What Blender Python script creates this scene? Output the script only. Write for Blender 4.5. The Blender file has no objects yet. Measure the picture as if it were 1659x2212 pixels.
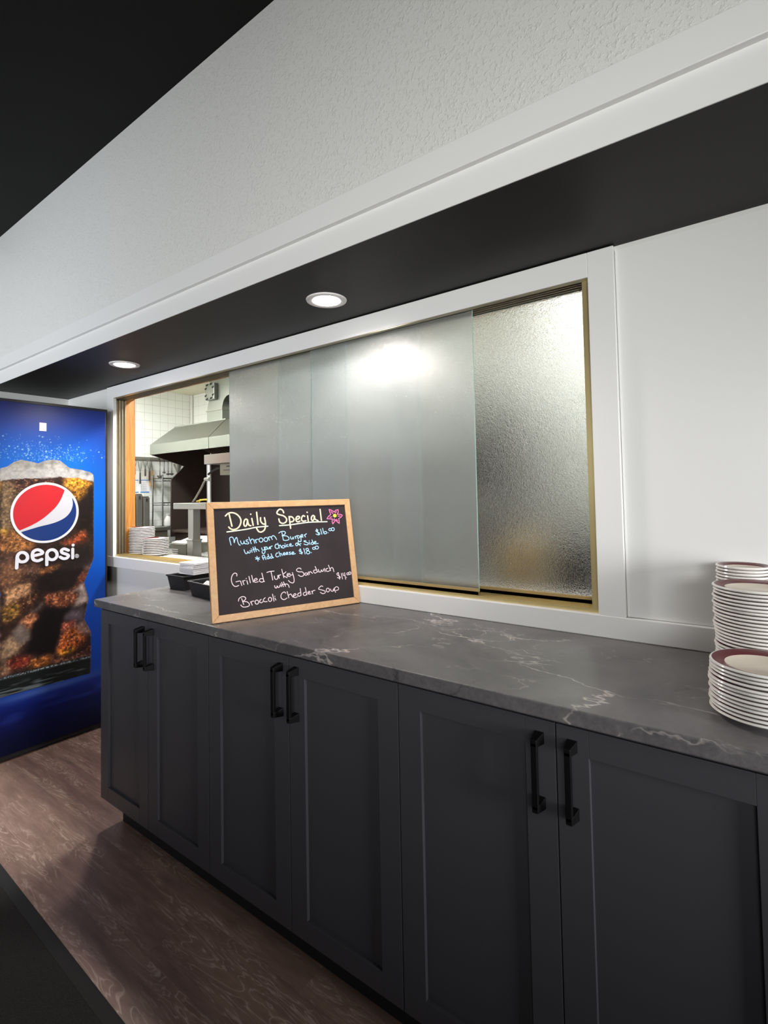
import bpy, bmesh, math, random, json
import numpy as np
from mathutils import Vector, Matrix

SC = bpy.context.scene
COL = SC.collection
random.seed(7)
PI = math.pi

# ------------------------------------------------------------------ camera
cam_data = bpy.data.cameras.new('camera')
cam = bpy.data.objects.new('camera', cam_data)
COL.objects.link(cam)
F_PX, PPX, PPY = 1120.142, 845.686, 1022.535          # focal length and principal point in pixels of the 1659 x 2212 frame
R_ = Vector((0.8038498, 0.5945211, -0.0192367))
U_ = Vector((0.0373000, -0.0181043, 0.9991401))
D_ = Vector((-0.5936616, 0.8038761, 0.0367287))
mw = Matrix.Identity(4)
for i in range(3):
    mw[i][0], mw[i][1], mw[i][2] = R_[i], U_[i], -D_[i]
mw[0][3], mw[1][3], mw[2][3] = 1.06929, -1.52785, 1.32553
cam.matrix_world = mw
cam_data.sensor_fit = 'AUTO'
cam_data.sensor_width = 36.0
cam_data.lens = F_PX * 36.0 / 2212.0
cam_data.shift_x = (829.5 - PPX) / 2212.0
cam_data.shift_y = (PPY - 1106.0) / 2212.0
cam_data.clip_start = 0.02
SC.camera = cam

# ------------------------------------------------------------------ world, exposure, large lights
world = bpy.data.worlds.new('world')
SC.world = world
world.use_nodes = True
bg = world.node_tree.nodes['Background']
bg.inputs[0].default_value = (0.78, 0.86, 1.0, 1)
bg.inputs[1].default_value = 0.065
SC.view_settings.view_transform = 'Standard'
SC.view_settings.look = 'None'
SC.view_settings.exposure = 0.0
SC.view_settings.gamma = 1.0
SC.view_settings.use_curve_mapping = False
SC.cycles.max_bounces = 14
SC.cycles.transmission_bounces = 14
SC.cycles.transparent_max_bounces = 8
SC.cycles.caustics_reflective = False
SC.cycles.caustics_refractive = True
SC.cycles.sample_clamp_indirect = 6.0
SC.cycles.use_denoising = True

def area_light(name, loc, target, sx, sy, watts, color=(1, 1, 1), spread=180):
    ld = bpy.data.lights.new(name, 'AREA')
    ld.shape = 'RECTANGLE'; ld.size = sx; ld.size_y = sy
    ld.energy = watts; ld.color = color; ld.spread = math.radians(spread)
    o = bpy.data.objects.new(name, ld); COL.objects.link(o)
    o.location = loc
    d = Vector(target) - Vector(loc)
    o.rotation_euler = d.to_track_quat('-Z', 'Y').to_euler()
    return o

# daylight from the dining room's windows, off to the right and behind the camera, then an added fill
area_light('window_daylight', (1.9, -3.1, 1.6), (0.30, -0.46, 1.88), 1.6, 0.5, 11.0, (1.0, 0.995, 0.97), 66)
area_light('window_daylight_far', (-1.5, -4.6, 1.6), (-2.5, -0.4, 2.1), 2.0, 0.7, 22.5, (0.9, 0.94, 1.0), 68)
area_light('plate_fill_light', (3.2, -0.95, 1.25), (1.0, -0.38, 1.0), 0.6, 0.9, 6.5, (0.98, 0.99, 1.0), 50)  # extra lamp added at the right to brighten the plate stacks

# ------------------------------------------------------------------ helpers
def lin(c):
    c = c / 255.0
    return c / 12.92 if c <= 0.04045 else ((c + 0.055) / 1.055) ** 2.4
def rgb(r, g, b):
    return (lin(r), lin(g), lin(b), 1.0)

MATS = {}
def mat(name, color=(0.8, 0.8, 0.8, 1), rough=0.5, metal=0.0, spec=None, coat=0.0, emit=None, estr=0.0, trans=0.0, ior=None):
    m = bpy.data.materials.new(name); m.use_nodes = True
    p = m.node_tree.nodes['Principled BSDF']
    p.inputs['Base Color'].default_value = color
    p.inputs['Roughness'].default_value = rough
    p.inputs['Metallic'].default_value = metal
    if spec is not None: p.inputs['Specular IOR Level'].default_value = spec
    if coat: p.inputs['Coat Weight'].default_value = coat
    if emit:
        p.inputs['Emission Color'].default_value = emit
        p.inputs['Emission Strength'].default_value = estr
    if trans: p.inputs['Transmission Weight'].default_value = trans
    if ior: p.inputs['IOR'].default_value = ior
    MATS[name] = m
    return m
def nodes(m):
    return m.node_tree.nodes, m.node_tree.links, m.node_tree.nodes['Principled BSDF']
def tex_coord(m, scale=(1, 1, 1), rot=(0, 0, 0), kind='Object'):
    n, l, p = nodes(m)
    tc = n.new('ShaderNodeTexCoord'); mp = n.new('ShaderNodeMapping')
    mp.inputs['Scale'].default_value = scale; mp.inputs['Rotation'].default_value = rot
    l.new(tc.outputs[kind], mp.inputs['Vector'])
    return mp.outputs['Vector']
def noise(m, vec, scale, detail=4, rough=0.55, dist=0.0):
    n, l, p = nodes(m)
    t = n.new('ShaderNodeTexNoise')
    t.inputs['Scale'].default_value = scale; t.inputs['Detail'].default_value = detail
    t.inputs['Roughness'].default_value = rough; t.inputs['Distortion'].default_value = dist
    l.new(vec, t.inputs['Vector'])
    return t.outputs['Fac']
def ramp(m, fac, stops):
    n, l, p = nodes(m)
    r = n.new('ShaderNodeValToRGB')
    e = r.color_ramp.elements
    while len(e) < len(stops): e.new(0.5)
    for i, (pos, c) in enumerate(stops):
        e[i].position = pos; e[i].color = c
    l.new(fac, r.inputs['Fac'])
    return r.outputs['Color']
def mix(m, fac, a, b, mode='MIX'):
    n, l, p = nodes(m)
    x = n.new('ShaderNodeMix'); x.data_type = 'RGBA'; x.blend_type = mode
    for sock, v in ((x.inputs[0], fac), (x.inputs[6], a), (x.inputs[7], b)):
        if isinstance(v, (int, float)): sock.default_value = v
        elif isinstance(v, tuple): sock.default_value = v
        else: l.new(v, sock)
    return x.outputs[2]
def math_(m, op, a, b=None, c=None):
    n, l, p = nodes(m)
    x = n.new('ShaderNodeMath'); x.operation = op
    for i, v in enumerate((a, b, c)):
        if v is None: continue
        if isinstance(v, (int, float)): x.inputs[i].default_value = v
        else: l.new(v, x.inputs[i])
    return x.outputs[0]
def bump(m, height, strength=0.3, dist=0.01):
    n, l, p = nodes(m)
    b = n.new('ShaderNodeBump')
    b.inputs['Strength'].default_value = strength; b.inputs['Distance'].default_value = dist
    l.new(height, b.inputs['Height']); l.new(b.outputs['Normal'], p.inputs['Normal'])
def base(m, out):
    n, l, p = nodes(m); l.new(out, p.inputs['Base Color'])
def rough_(m, out):
    n, l, p = nodes(m); l.new(out, p.inputs['Roughness'])

# --- geometry: a builder that collects shapes into one mesh
class MB:
    def __init__(s): s.bm = bmesh.new(); s.mi = 0
    def face(s, vs):
        try:
            f = s.bm.faces.new(vs); f.material_index = s.mi; return f
        except ValueError: return None
    def box(s, x0, x1, y0, y1, z0, z1):
        v = [s.bm.verts.new(p) for p in ((x0,y0,z0),(x1,y0,z0),(x1,y1,z0),(x0,y1,z0),(x0,y0,z1),(x1,y0,z1),(x1,y1,z1),(x0,y1,z1))]
        for q in ((3,2,1,0),(4,5,6,7),(0,1,5,4),(1,2,6,5),(2,3,7,6),(3,0,4,7)): s.face([v[i] for i in q])
        return s
    def hexa(s, pts):   # 8 points: bottom four then top four, counter-clockwise from above
        v = [s.bm.verts.new(p) for p in pts]
        for q in ((3,2,1,0),(4,5,6,7),(0,1,5,4),(1,2,6,5),(2,3,7,6),(3,0,4,7)): s.face([v[i] for i in q])
        return s
    def prism(s, poly, axis, a, b):   # polygon extruded along an axis from a to b
        def P(u, w, t):
            return {'X': (t, u, w), 'Y': (u, t, w), 'Z': (u, w, t)}[axis]
        A = [s.bm.verts.new(P(u, w, a)) for u, w in poly]; B = [s.bm.verts.new(P(u, w, b)) for u, w in poly]
        s.face(A); s.face(list(reversed(B)))
        n = len(poly)
        for i in range(n): s.face([A[i], B[i], B[(i+1) % n], A[(i+1) % n]])
        return s
    def tube(s, pts, r, seg=10, cap=True):
        pts = [Vector(p) for p in pts]; rings = []
        rs = r if isinstance(r, (list, tuple)) else [r] * len(pts)
        up = None
        for i, p in enumerate(pts):
            d = (pts[min(i+1, len(pts)-1)] - pts[max(i-1, 0)]).normalized()
            if up is None:
                up = Vector((0, 0, 1)) if abs(d.z) < 0.9 else Vector((1, 0, 0))
            a = d.cross(up)
            if a.length < 1e-6: a = d.cross(Vector((0, 1, 0)))
            a.normalize(); b = d.cross(a).normalized(); up = -b if False else up
            rings.append([s.bm.verts.new(p + (a * math.cos(2*PI*k/seg) + b * math.sin(2*PI*k/seg)) * rs[i]) for k in range(seg)])
        for A, B in zip(rings, rings[1:]):
            for k in range(seg): s.face([A[k], A[(k+1) % seg], B[(k+1) % seg], B[k]])
        if cap: s.face(list(reversed(rings[0]))); s.face(rings[-1])
        return s
    def lathe(s, prof, seg=48, c=(0, 0, 0), mats=None):   # profile of (r, z); closed at r = 0
        rings = []
        for r, z in prof:
            if r < 1e-6: rings.append([s.bm.verts.new((c[0], c[1], c[2] + z))])
            else: rings.append([s.bm.verts.new((c[0] + r*math.cos(2*PI*k/seg), c[1] + r*math.sin(2*PI*k/seg), c[2] + z)) for k in range(seg)])
        for i, (A, B) in enumerate(zip(rings, rings[1:])):
            if mats: s.mi = mats[i]
            for k in range(seg):
                k2 = (k+1) % seg
                if len(A) == 1 and len(B) == 1: continue
                if len(A) == 1: s.face([A[0], B[k2], B[k]])
                elif len(B) == 1: s.face([A[k], A[k2], B[0]])
                else: s.face([A[k], A[k2], B[k2], B[k]])
        return s
    def move(s, v):
        bmesh.ops.translate(s.bm, verts=s.bm.verts[:], vec=v); return s
    def build(s, name, m, parent=None, bevel=0.0, smooth=False, segs=2):
        bmesh.ops.recalc_face_normals(s.bm, faces=s.bm.faces[:])
        me = bpy.data.meshes.new(name); s.bm.to_mesh(me); s.bm.free()
        for x in (m if isinstance(m, (list, tuple)) else [m]): me.materials.append(x)
        if smooth:
            for p in me.polygons: p.use_smooth = True
            try: me.set_sharp_from_angle(angle=math.radians(35))
            except Exception: pass
        o = bpy.data.objects.new(name, me); COL.objects.link(o)
        if parent: o.parent = parent
        if bevel:
            b = o.modifiers.new('bevel', 'BEVEL'); b.width = bevel; b.segments = segs; b.limit_method = 'ANGLE'
            b.angle_limit = math.radians(40)
        return o

def tag(o, label, cat, group=None, kind=None):
    if label: o['label'] = label
    if cat: o['category'] = cat
    if group: o['group'] = group
    if kind: o['kind'] = kind
    return o
def struct(o, label=None):
    o['kind'] = 'structure'
    if label: o['label'] = label
    return o
def thing(name, label, cat, loc=(0, 0, 0), rz=0.0, group=None):
    o = bpy.data.objects.new(name, None); COL.objects.link(o)
    o.location = loc; o.rotation_euler = (0, 0, rz); o.empty_display_size = 0.05
    return tag(o, label, cat, group)
def copy_thing(src, label, loc, rz=0.0):
    r = src.copy(); COL.objects.link(r); r.location = loc; r.rotation_euler = (0, 0, rz); r['label'] = label
    for ch in list(src.children):
        c = ch.copy(); COL.objects.link(c); c.parent = r
        for g in ch.children:
            d = g.copy(); COL.objects.link(d); d.parent = c
    return r

def smooth_line(pts, sub=4):
    P = [np.array(p, float) for p in pts]
    if len(P) < 3: return P
    out = []
    closed = np.linalg.norm(P[0] - P[-1]) < 1e-6
    for i in range(len(P) - 1):
        p1, p2 = P[i], P[i+1]
        p0 = P[i-1] if i > 0 else (P[-2] if closed else 2*p1 - p2)
        p3 = P[i+2] if i + 2 < len(P) else (P[1] if closed else 2*p2 - p1)
        for k in range(sub):
            t = k / sub
            out.append(0.5*((2*p1) + (-p0+p2)*t + (2*p0-5*p1+4*p2-p3)*t*t + (-p0+3*p1-3*p2+p3)*t**3))
    out.append(P[-1])
    return out
def stroke(mb, pts2, w, place, h):
    """A round-ended flat stroke of width w along 2D points; place(u, v, n) turns it into 3D, n is the height off the surface."""
    n = len(pts2); L = []; Rr = []
    def V(p, hh): return mb.bm.verts.new(place(p[0], p[1], hh))
    for i, p in enumerate(pts2):
        d = pts2[min(i+1, n-1)] - pts2[max(i-1, 0)]
        d = d / (np.linalg.norm(d) + 1e-12); q = np.array((-d[1], d[0])) * w / 2
        L.append(p + q); Rr.append(p - q)
    d0 = pts2[0] - pts2[1]; d0 = d0/(np.linalg.norm(d0)+1e-12); d1 = pts2[-1] - pts2[-2]; d1 = d1/(np.linalg.norm(d1)+1e-12)
    def cap(p, d):
        q = np.array((-d[1], d[0]))
        return [p + (q*math.cos(a) + d*math.sin(a)) * w/2 for a in np.linspace(0, PI, 7)[1:-1]]
    outline_top = []
    hs = [h + 0.00018*i/n for i in range(n)]     # rises a hair along the stroke so that crossings never coincide
    Lt = [V(p, k) for p, k in zip(L, hs)]; Rt = [V(p, k) for p, k in zip(Rr, hs)]
    Lb = [V(p, 0) for p in L]; Rb = [V(p, 0) for p in Rr]
    for i in range(n-1):
        mb.face([Lt[i], Rt[i], Rt[i+1], Lt[i+1]]); mb.face([Lb[i], Lb[i+1], Rb[i+1], Rb[i]])
        mb.face([Lt[i], Lt[i+1], Lb[i+1], Lb[i]]); mb.face([Rt[i], Rb[i], Rb[i+1], Rt[i+1]])
    for (p, d, lt, rt, lb, rb) in ((pts2[0], d0, Rt[0], Lt[0], Rb[0], Lb[0]), (pts2[-1], d1, Lt[-1], Rt[-1], Lb[-1], Rb[-1])):
        c = cap(p, d); hh_ = hs[0] if p is pts2[0] else hs[-1]; ct = [V(q, hh_) for q in c]; cb = [V(q, 0) for q in c]
        mb.face([lt] + ct + [rt]); mb.face([rb] + cb[::-1] + [lb])
        T = [lt] + ct + [rt]; B = [lb] + cb + [rb]
        for i in range(len(T)-1): mb.face([T[i], B[i], B[i+1], T[i+1]])

ORD = ['topmost', 'second', 'third', 'fourth', 'fifth', 'sixth', 'seventh', 'eighth', 'ninth', 'tenth', 'eleventh', 'twelfth', 'thirteenth', 'fourteenth', 'fifteenth', 'sixteenth', 'seventeenth', 'eighteenth', 'nineteenth', 'twentieth', 'twenty-first', 'twenty-second', 'twenty-third', 'twenty-fourth', 'twenty-fifth', 'twenty-sixth', 'twenty-seventh', 'twenty-eighth', 'twenty-ninth', 'thirtieth', 'thirty-first']

# ------------------------------------------------------------------ materials
wall_white = mat('white_wall_paint', rgb(226, 226, 222), 0.5)
stucco = mat('white_stucco_paint', rgb(226, 226, 222), 0.42)
v = tex_coord(stucco)
n1 = noise(stucco, v, 120, 3, 0.55, 0.3); n2 = noise(stucco, v, 300, 2, 0.5)
h = math_(stucco, 'ADD', math_(stucco, 'MULTIPLY', math_(stucco, 'SMOOTH_MAX', n1, 0.52, 0.08), 2.2), math_(stucco, 'MULTIPLY', n2, 0.25))
bump(stucco, h, 0.6, 0.005)
trim_white = mat('white_trim_paint', rgb(232, 232, 230), 0.32)
v = tex_coord(trim_white); bump(trim_white, noise(trim_white, v, 40, 3), 0.04, 0.004)
black_paint = mat('black_ceiling_paint', rgb(15, 15, 14), 0.65, spec=0.2)
v = tex_coord(black_paint); bump(black_paint, noise(black_paint, v, 220, 3), 0.2, 0.002)
soffit_black = mat('black_soffit_paint', rgb(26, 24, 24), 0.5, spec=0.25)

floor_m = mat('brown_vinyl_planks', rgb(96, 78, 68), 0.42)
n, l, p = nodes(floor_m)
tc = n.new('ShaderNodeTexCoord')
br = n.new('ShaderNodeTexBrick')
br.inputs['Scale'].default_value = 1.0; br.inputs['Brick Width'].default_value = 1.22; br.inputs['Row Height'].default_value = 0.18
br.inputs['Mortar Size'].default_value = 0.0006; br.inputs['Bias'].default_value = 0.0; br.offset = 0.37
br.inputs['Color1'].default_value = (0.2, 0.2, 0.2, 1); br.inputs['Color2'].default_value = (0.8, 0.8, 0.8, 1); br.inputs['Mortar'].default_value = (0, 0, 0, 1)
l.new(tc.outputs['Object'], br.inputs['Vector'])
addv = n.new('ShaderNodeVectorMath'); addv.operation = 'MULTIPLY_ADD'
l.new(br.outputs['Color'], addv.inputs[0]); addv.inputs[1].default_value = (7, 3, 0); l.new(tc.outputs['Object'], addv.inputs[2])
mp = n.new('ShaderNodeMapping'); mp.inputs['Scale'].default_value = (1.1, 7.0, 1); l.new(addv.outputs[0], mp.inputs['Vector'])
gr = noise(floor_m, mp.outputs['Vector'], 2.2, 3, 0.55, 1.4)
rings = math_(floor_m, 'PINGPONG', math_(floor_m, 'MULTIPLY', gr, 9.0), 0.5)
cer = math_(floor_m, 'POWER', math_(floor_m, 'MULTIPLY', rings, 2.0), 6.0)
patch = noise(floor_m, mp.outputs['Vector'], 1.3, 3)
cer = math_(floor_m, 'MULTIPLY', cer, math_(floor_m, 'SMOOTH_MIN', math_(floor_m, 'MULTIPLY', math_(floor_m, 'SUBTRACT', patch, 0.44), 7.0), 0.9, 0.1))
cer = math_(floor_m, 'MAXIMUM', cer, 0.0)
c1 = ramp(floor_m, noise(floor_m, mp.outputs['Vector'], 6, 5, 0.65), [(0.3, rgb(130, 104, 92)), (0.7, rgb(168, 138, 124))])
c1 = mix(floor_m, 0.55, c1, ramp(floor_m, br.outputs['Fac'], [(0, (1, 1, 1, 1)), (1, (0.6, 0.57, 0.55, 1))]), 'MULTIPLY')
tone = ramp(floor_m, patch, [(0.3, (0.62, 0.58, 0.6, 1)), (0.7, (1.15, 1.12, 1.08, 1))])
c1 = mix(floor_m, 0.8, c1, tone, 'MULTIPLY')
base(floor_m, mix(floor_m, math_(floor_m, 'MULTIPLY', cer, 0.8), c1, rgb(222, 196, 180)))
bump(floor_m, math_(floor_m, 'ADD', rings, math_(floor_m, 'MULTIPLY', br.outputs['Fac'], -2.0)), 0.08, 0.003)

cab_m = mat('charcoal_cabinet_paint', rgb(64, 64, 69), 0.45)
v = tex_coord(cab_m); bump(cab_m, noise(cab_m, v, 160, 3), 0.05, 0.002)
black_metal = mat('matte_black_metal', rgb(8, 8, 9), 0.45, 0.0, spec=0.3)
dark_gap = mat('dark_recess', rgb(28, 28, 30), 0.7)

stone = mat('charcoal_veined_laminate', rgb(92, 90, 90), 0.3)
v = tex_coord(stone)
big = noise(stone, v, 3.0, 5, 0.6, 0.6); fine = noise(stone, v, 90, 4, 0.7)
c = ramp(stone, big, [(0.3, rgb(82, 80, 82)), (0.7, rgb(118, 115, 115))])
c = mix(stone, 0.5, c, ramp(stone, fine, [(0.35, (0.6, 0.6, 0.62, 1)), (0.65, (1.15, 1.13, 1.12, 1))]), 'MULTIPLY')
def vein(scale, width, seed, stretch, thr):
    n, l, p = nodes(stone)
    vv = tex_coord(stone, stretch, (0, 0, 0.35))
    nz = n.new('ShaderNodeTexNoise'); nz.inputs['Scale'].default_value = 3.2; nz.inputs['Detail'].default_value = 5; nz.inputs['Roughness'].default_value = 0.62
    l.new(vv, nz.inputs['Vector'])
    ad = n.new('ShaderNodeVectorMath'); ad.operation = 'MULTIPLY_ADD'
    l.new(nz.outputs['Color'], ad.inputs[0]); ad.inputs[1].default_value = (0.34, 0.34, 0.34); l.new(vv, ad.inputs[2])
    ad2 = n.new('ShaderNodeVectorMath'); ad2.operation = 'ADD'; l.new(ad.outputs[0], ad2.inputs[0]); ad2.inputs[1].default_value = (seed, seed*1.7, seed*0.3)
    vo = n.new('ShaderNodeTexVoronoi'); vo.feature = 'DISTANCE_TO_EDGE'; vo.inputs['Scale'].default_value = scale
    l.new(ad2.outputs[0], vo.inputs['Vector'])
    line = math_(stone, 'MAXIMUM', math_(stone, 'SUBTRACT', 1.0, math_(stone, 'DIVIDE', vo.outputs['Distance'], width)), 0.0)
    gate = noise(stone, ad2.outputs[0], 4.5, 3, 0.6)
    g = math_(stone, 'MINIMUM', math_(stone, 'MAXIMUM', math_(stone, 'MULTIPLY', math_(stone, 'SUBTRACT', gate, thr), 7.0), 0.0), 1.0)
    return math_(stone, 'MULTIPLY', line, g)
c = mix(stone, math_(stone, 'MULTIPLY', vein(2.6, 0.022, 8.8, (1.0, 1.3, 1.3), 0.50), 0.7), c, rgb(52, 50, 53))
c = mix(stone, math_(stone, 'MULTIPLY', vein(2.1, 0.010, 3.1, (0.8, 1.5, 1.5), 0.47), 0.7), c, rgb(214, 204, 198))
c = mix(stone, math_(stone, 'MULTIPLY', vein(5.6, 0.022, 5.3, (0.9, 1.4, 1.4), 0.52), 0.55), c, rgb(196, 188, 184))
base(stone, c)
rough_(stone, ramp(stone, fine, [(0.3, (0.3, 0.3, 0.3, 1)), (0.7, (0.44, 0.44, 0.44, 1))]))
bump(stone, fine, 0.06, 0.002)

mat_fibre = mat('black_floor_mat', rgb(38, 37, 37), 0.95)
v = tex_coord(mat_fibre); fz = noise(mat_fibre, v, 260, 3, 0.7)
base(mat_fibre, ramp(mat_fibre, fz, [(0.3, rgb(18, 17, 17)), (0.7, rgb(48, 46, 44))])); bump(mat_fibre, fz, 0.8, 0.004)
mat_edge = mat('black_rubber_edge', rgb(20, 20, 19), 0.75)

brass = mat('brushed_brass', rgb(228, 208, 150), 0.3, 0.72)
v = tex_coord(brass, (6, 6, 6)); rough_(brass, ramp(brass, noise(brass, v, 2, 2), [(0, (0.26, 0.26, 0.26, 1)), (1, (0.38, 0.38, 0.38, 1))]))
rail_brass = mat('satin_brass_rail', rgb(196, 168, 112), 0.42, 0.5)
champagne = mat('champagne_aluminium', (0.62, 0.56, 0.42, 1), 0.35, 0.8)
oak = mat('orange_oak', rgb(205, 142, 62), 0.45)
v = tex_coord(oak, (9, 9, 0.9)); g = noise(oak, v, 3.2, 4, 0.6, 1.2)
base(oak, ramp(oak, g, [(0.3, rgb(150, 92, 32)), (0.55, rgb(190, 128, 58)), (0.75, rgb(200, 138, 68))]))
pine = mat('pale_pine_frame', rgb(224, 180, 128), 0.5)
v = tex_coord(pine, (3, 3, 3)); g = noise(pine, v, 9, 4, 0.6, 2.0)
base(pine, ramp(pine, g, [(0.3, rgb(190, 145, 98)), (0.7, rgb(206, 165, 118))]))
white_lam = mat('white_laminate', rgb(228, 224, 218), 0.4)

def frosted(name, color, rough, trans, bs, sc):
    m = mat(name, color, rough, trans=trans, ior=1.42)
    v = tex_coord(m); bump(m, math_(m, 'ADD', noise(m, v, sc, 2, 0.6, 0.8), math_(m, 'MULTIPLY', noise(m, v, sc*0.4, 2), 0.6)), bs, 0.0022)
    return m
glass = frosted('frosted_glass', (0.955, 0.992, 0.99, 1), 0.2, 0.925, 0.45, 330)
pebbled = frosted('pebbled_glass', (0.975, 0.985, 0.97, 1), 0.11, 0.985, 0.6, 260)
glass_edge = mat('polished_glass_edge', rgb(168, 206, 196), 0.3, spec=0.8)
clear_glass = mat('clear_door_glass', (0.9, 0.95, 0.95, 1), 0.02, trans=1.0, ior=1.45)
steel = mat('stainless_steel', (0.46, 0.45, 0.43, 1), 0.26, 1.0)
v = tex_coord(steel, (1, 1, 60)); rough_(steel, ramp(steel, noise(steel, v, 8, 2), [(0, (0.24, 0.24, 0.24, 1)), (1, (0.42, 0.42, 0.42, 1))]))
hood_steel = mat('satin_hood_steel', rgb(124, 126, 117), 0.32, 0.75)
chrome_wire = mat('chrome_wire', (0.32, 0.32, 0.31, 1), 0.25, 1.0)
dark_steel = mat('dark_brown_steel', rgb(62, 50, 44), 0.5, 0.3)  # one even dark brown for hood lining, range and small fittings
grey_steel = mat('dull_grey_steel', rgb(128, 126, 116), 0.42, 0.6)
ceramic = mat('white_glazed_ceramic', rgb(236, 233, 228), 0.16)
maroon = mat('maroon_glaze', rgb(88, 14, 28), 0.2)
cream = mat('cream_glazed_well', rgb(214, 204, 188), 0.2)
black_plastic = mat('black_woven_plastic', rgb(15, 15, 16), 0.5)
paper = mat('white_paper', rgb(236, 234, 236), 0.8)
chalkboard = mat('black_chalkboard', rgb(50, 44, 46), 0.6, spec=0.12)
v = tex_coord(chalkboard); base(chalkboard, ramp(chalkboard, noise(chalkboard, v, 6, 4), [(0.3, rgb(46, 40, 42)), (0.7, rgb(56, 49, 51))]))
lamp_trim = mat('white_lamp_trim', rgb(235, 232, 230), 0.35)
lens_m = mat('lit_lamp_lens', (1, 1, 1, 1), 0.4, emit=(1.0, 0.96, 0.93, 1), estr=9)
tube_m = mat('lit_fluorescent_diffuser', (1, 1, 1, 1), 0.4, emit=(1.0, 1.0, 0.93, 1), estr=4)
black_gloss = mat('black_cooler_trim', rgb(26, 24, 28), 0.35)
kitchen_floor_m = mat('brown_quarry_tile', rgb(110, 74, 58), 0.5)
kitchen_ceil_m = mat('beige_kitchen_ceiling', rgb(226, 220, 194), 0.7)

def tiles(name, size_u, size_v, axes):
    m = mat(name, rgb(232, 232, 214), 0.14)
    n, l, p = nodes(m)
    tc = n.new('ShaderNodeTexCoord'); sp = n.new('ShaderNodeSeparateXYZ'); l.new(tc.outputs['Object'], sp.inputs[0])
    def groove(out, size):
        f = math_(m, 'FRACT', math_(m, 'DIVIDE', math_(m, 'ADD', out, 50.0), size))
        d = math_(m, 'ABSOLUTE', math_(m, 'SUBTRACT', f, 0.5))
        return math_(m, 'GREATER_THAN', d, 0.5 - 0.0020 / size)
    g = math_(m, 'MAXIMUM', groove(sp.outputs[axes[0]], size_u), groove(sp.outputs[axes[1]], size_v))
    base(m, mix(m, g, rgb(241, 242, 234), rgb(200, 198, 188)))
    bump(m, math_(m, 'SUBTRACT', 1.0, g), 0.3, 0.002)
    rough_(m, math_(m, 'ADD', math_(m, 'MULTIPLY', g, 0.5), 0.14))
    return m
tile_left = tiles('cream_tile_side', 0.105, 0.105, ('Y', 'Z'))
tile_back = tiles('cream_tile_back', 0.15, 0.126, ('X', 'Z'))
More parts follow.
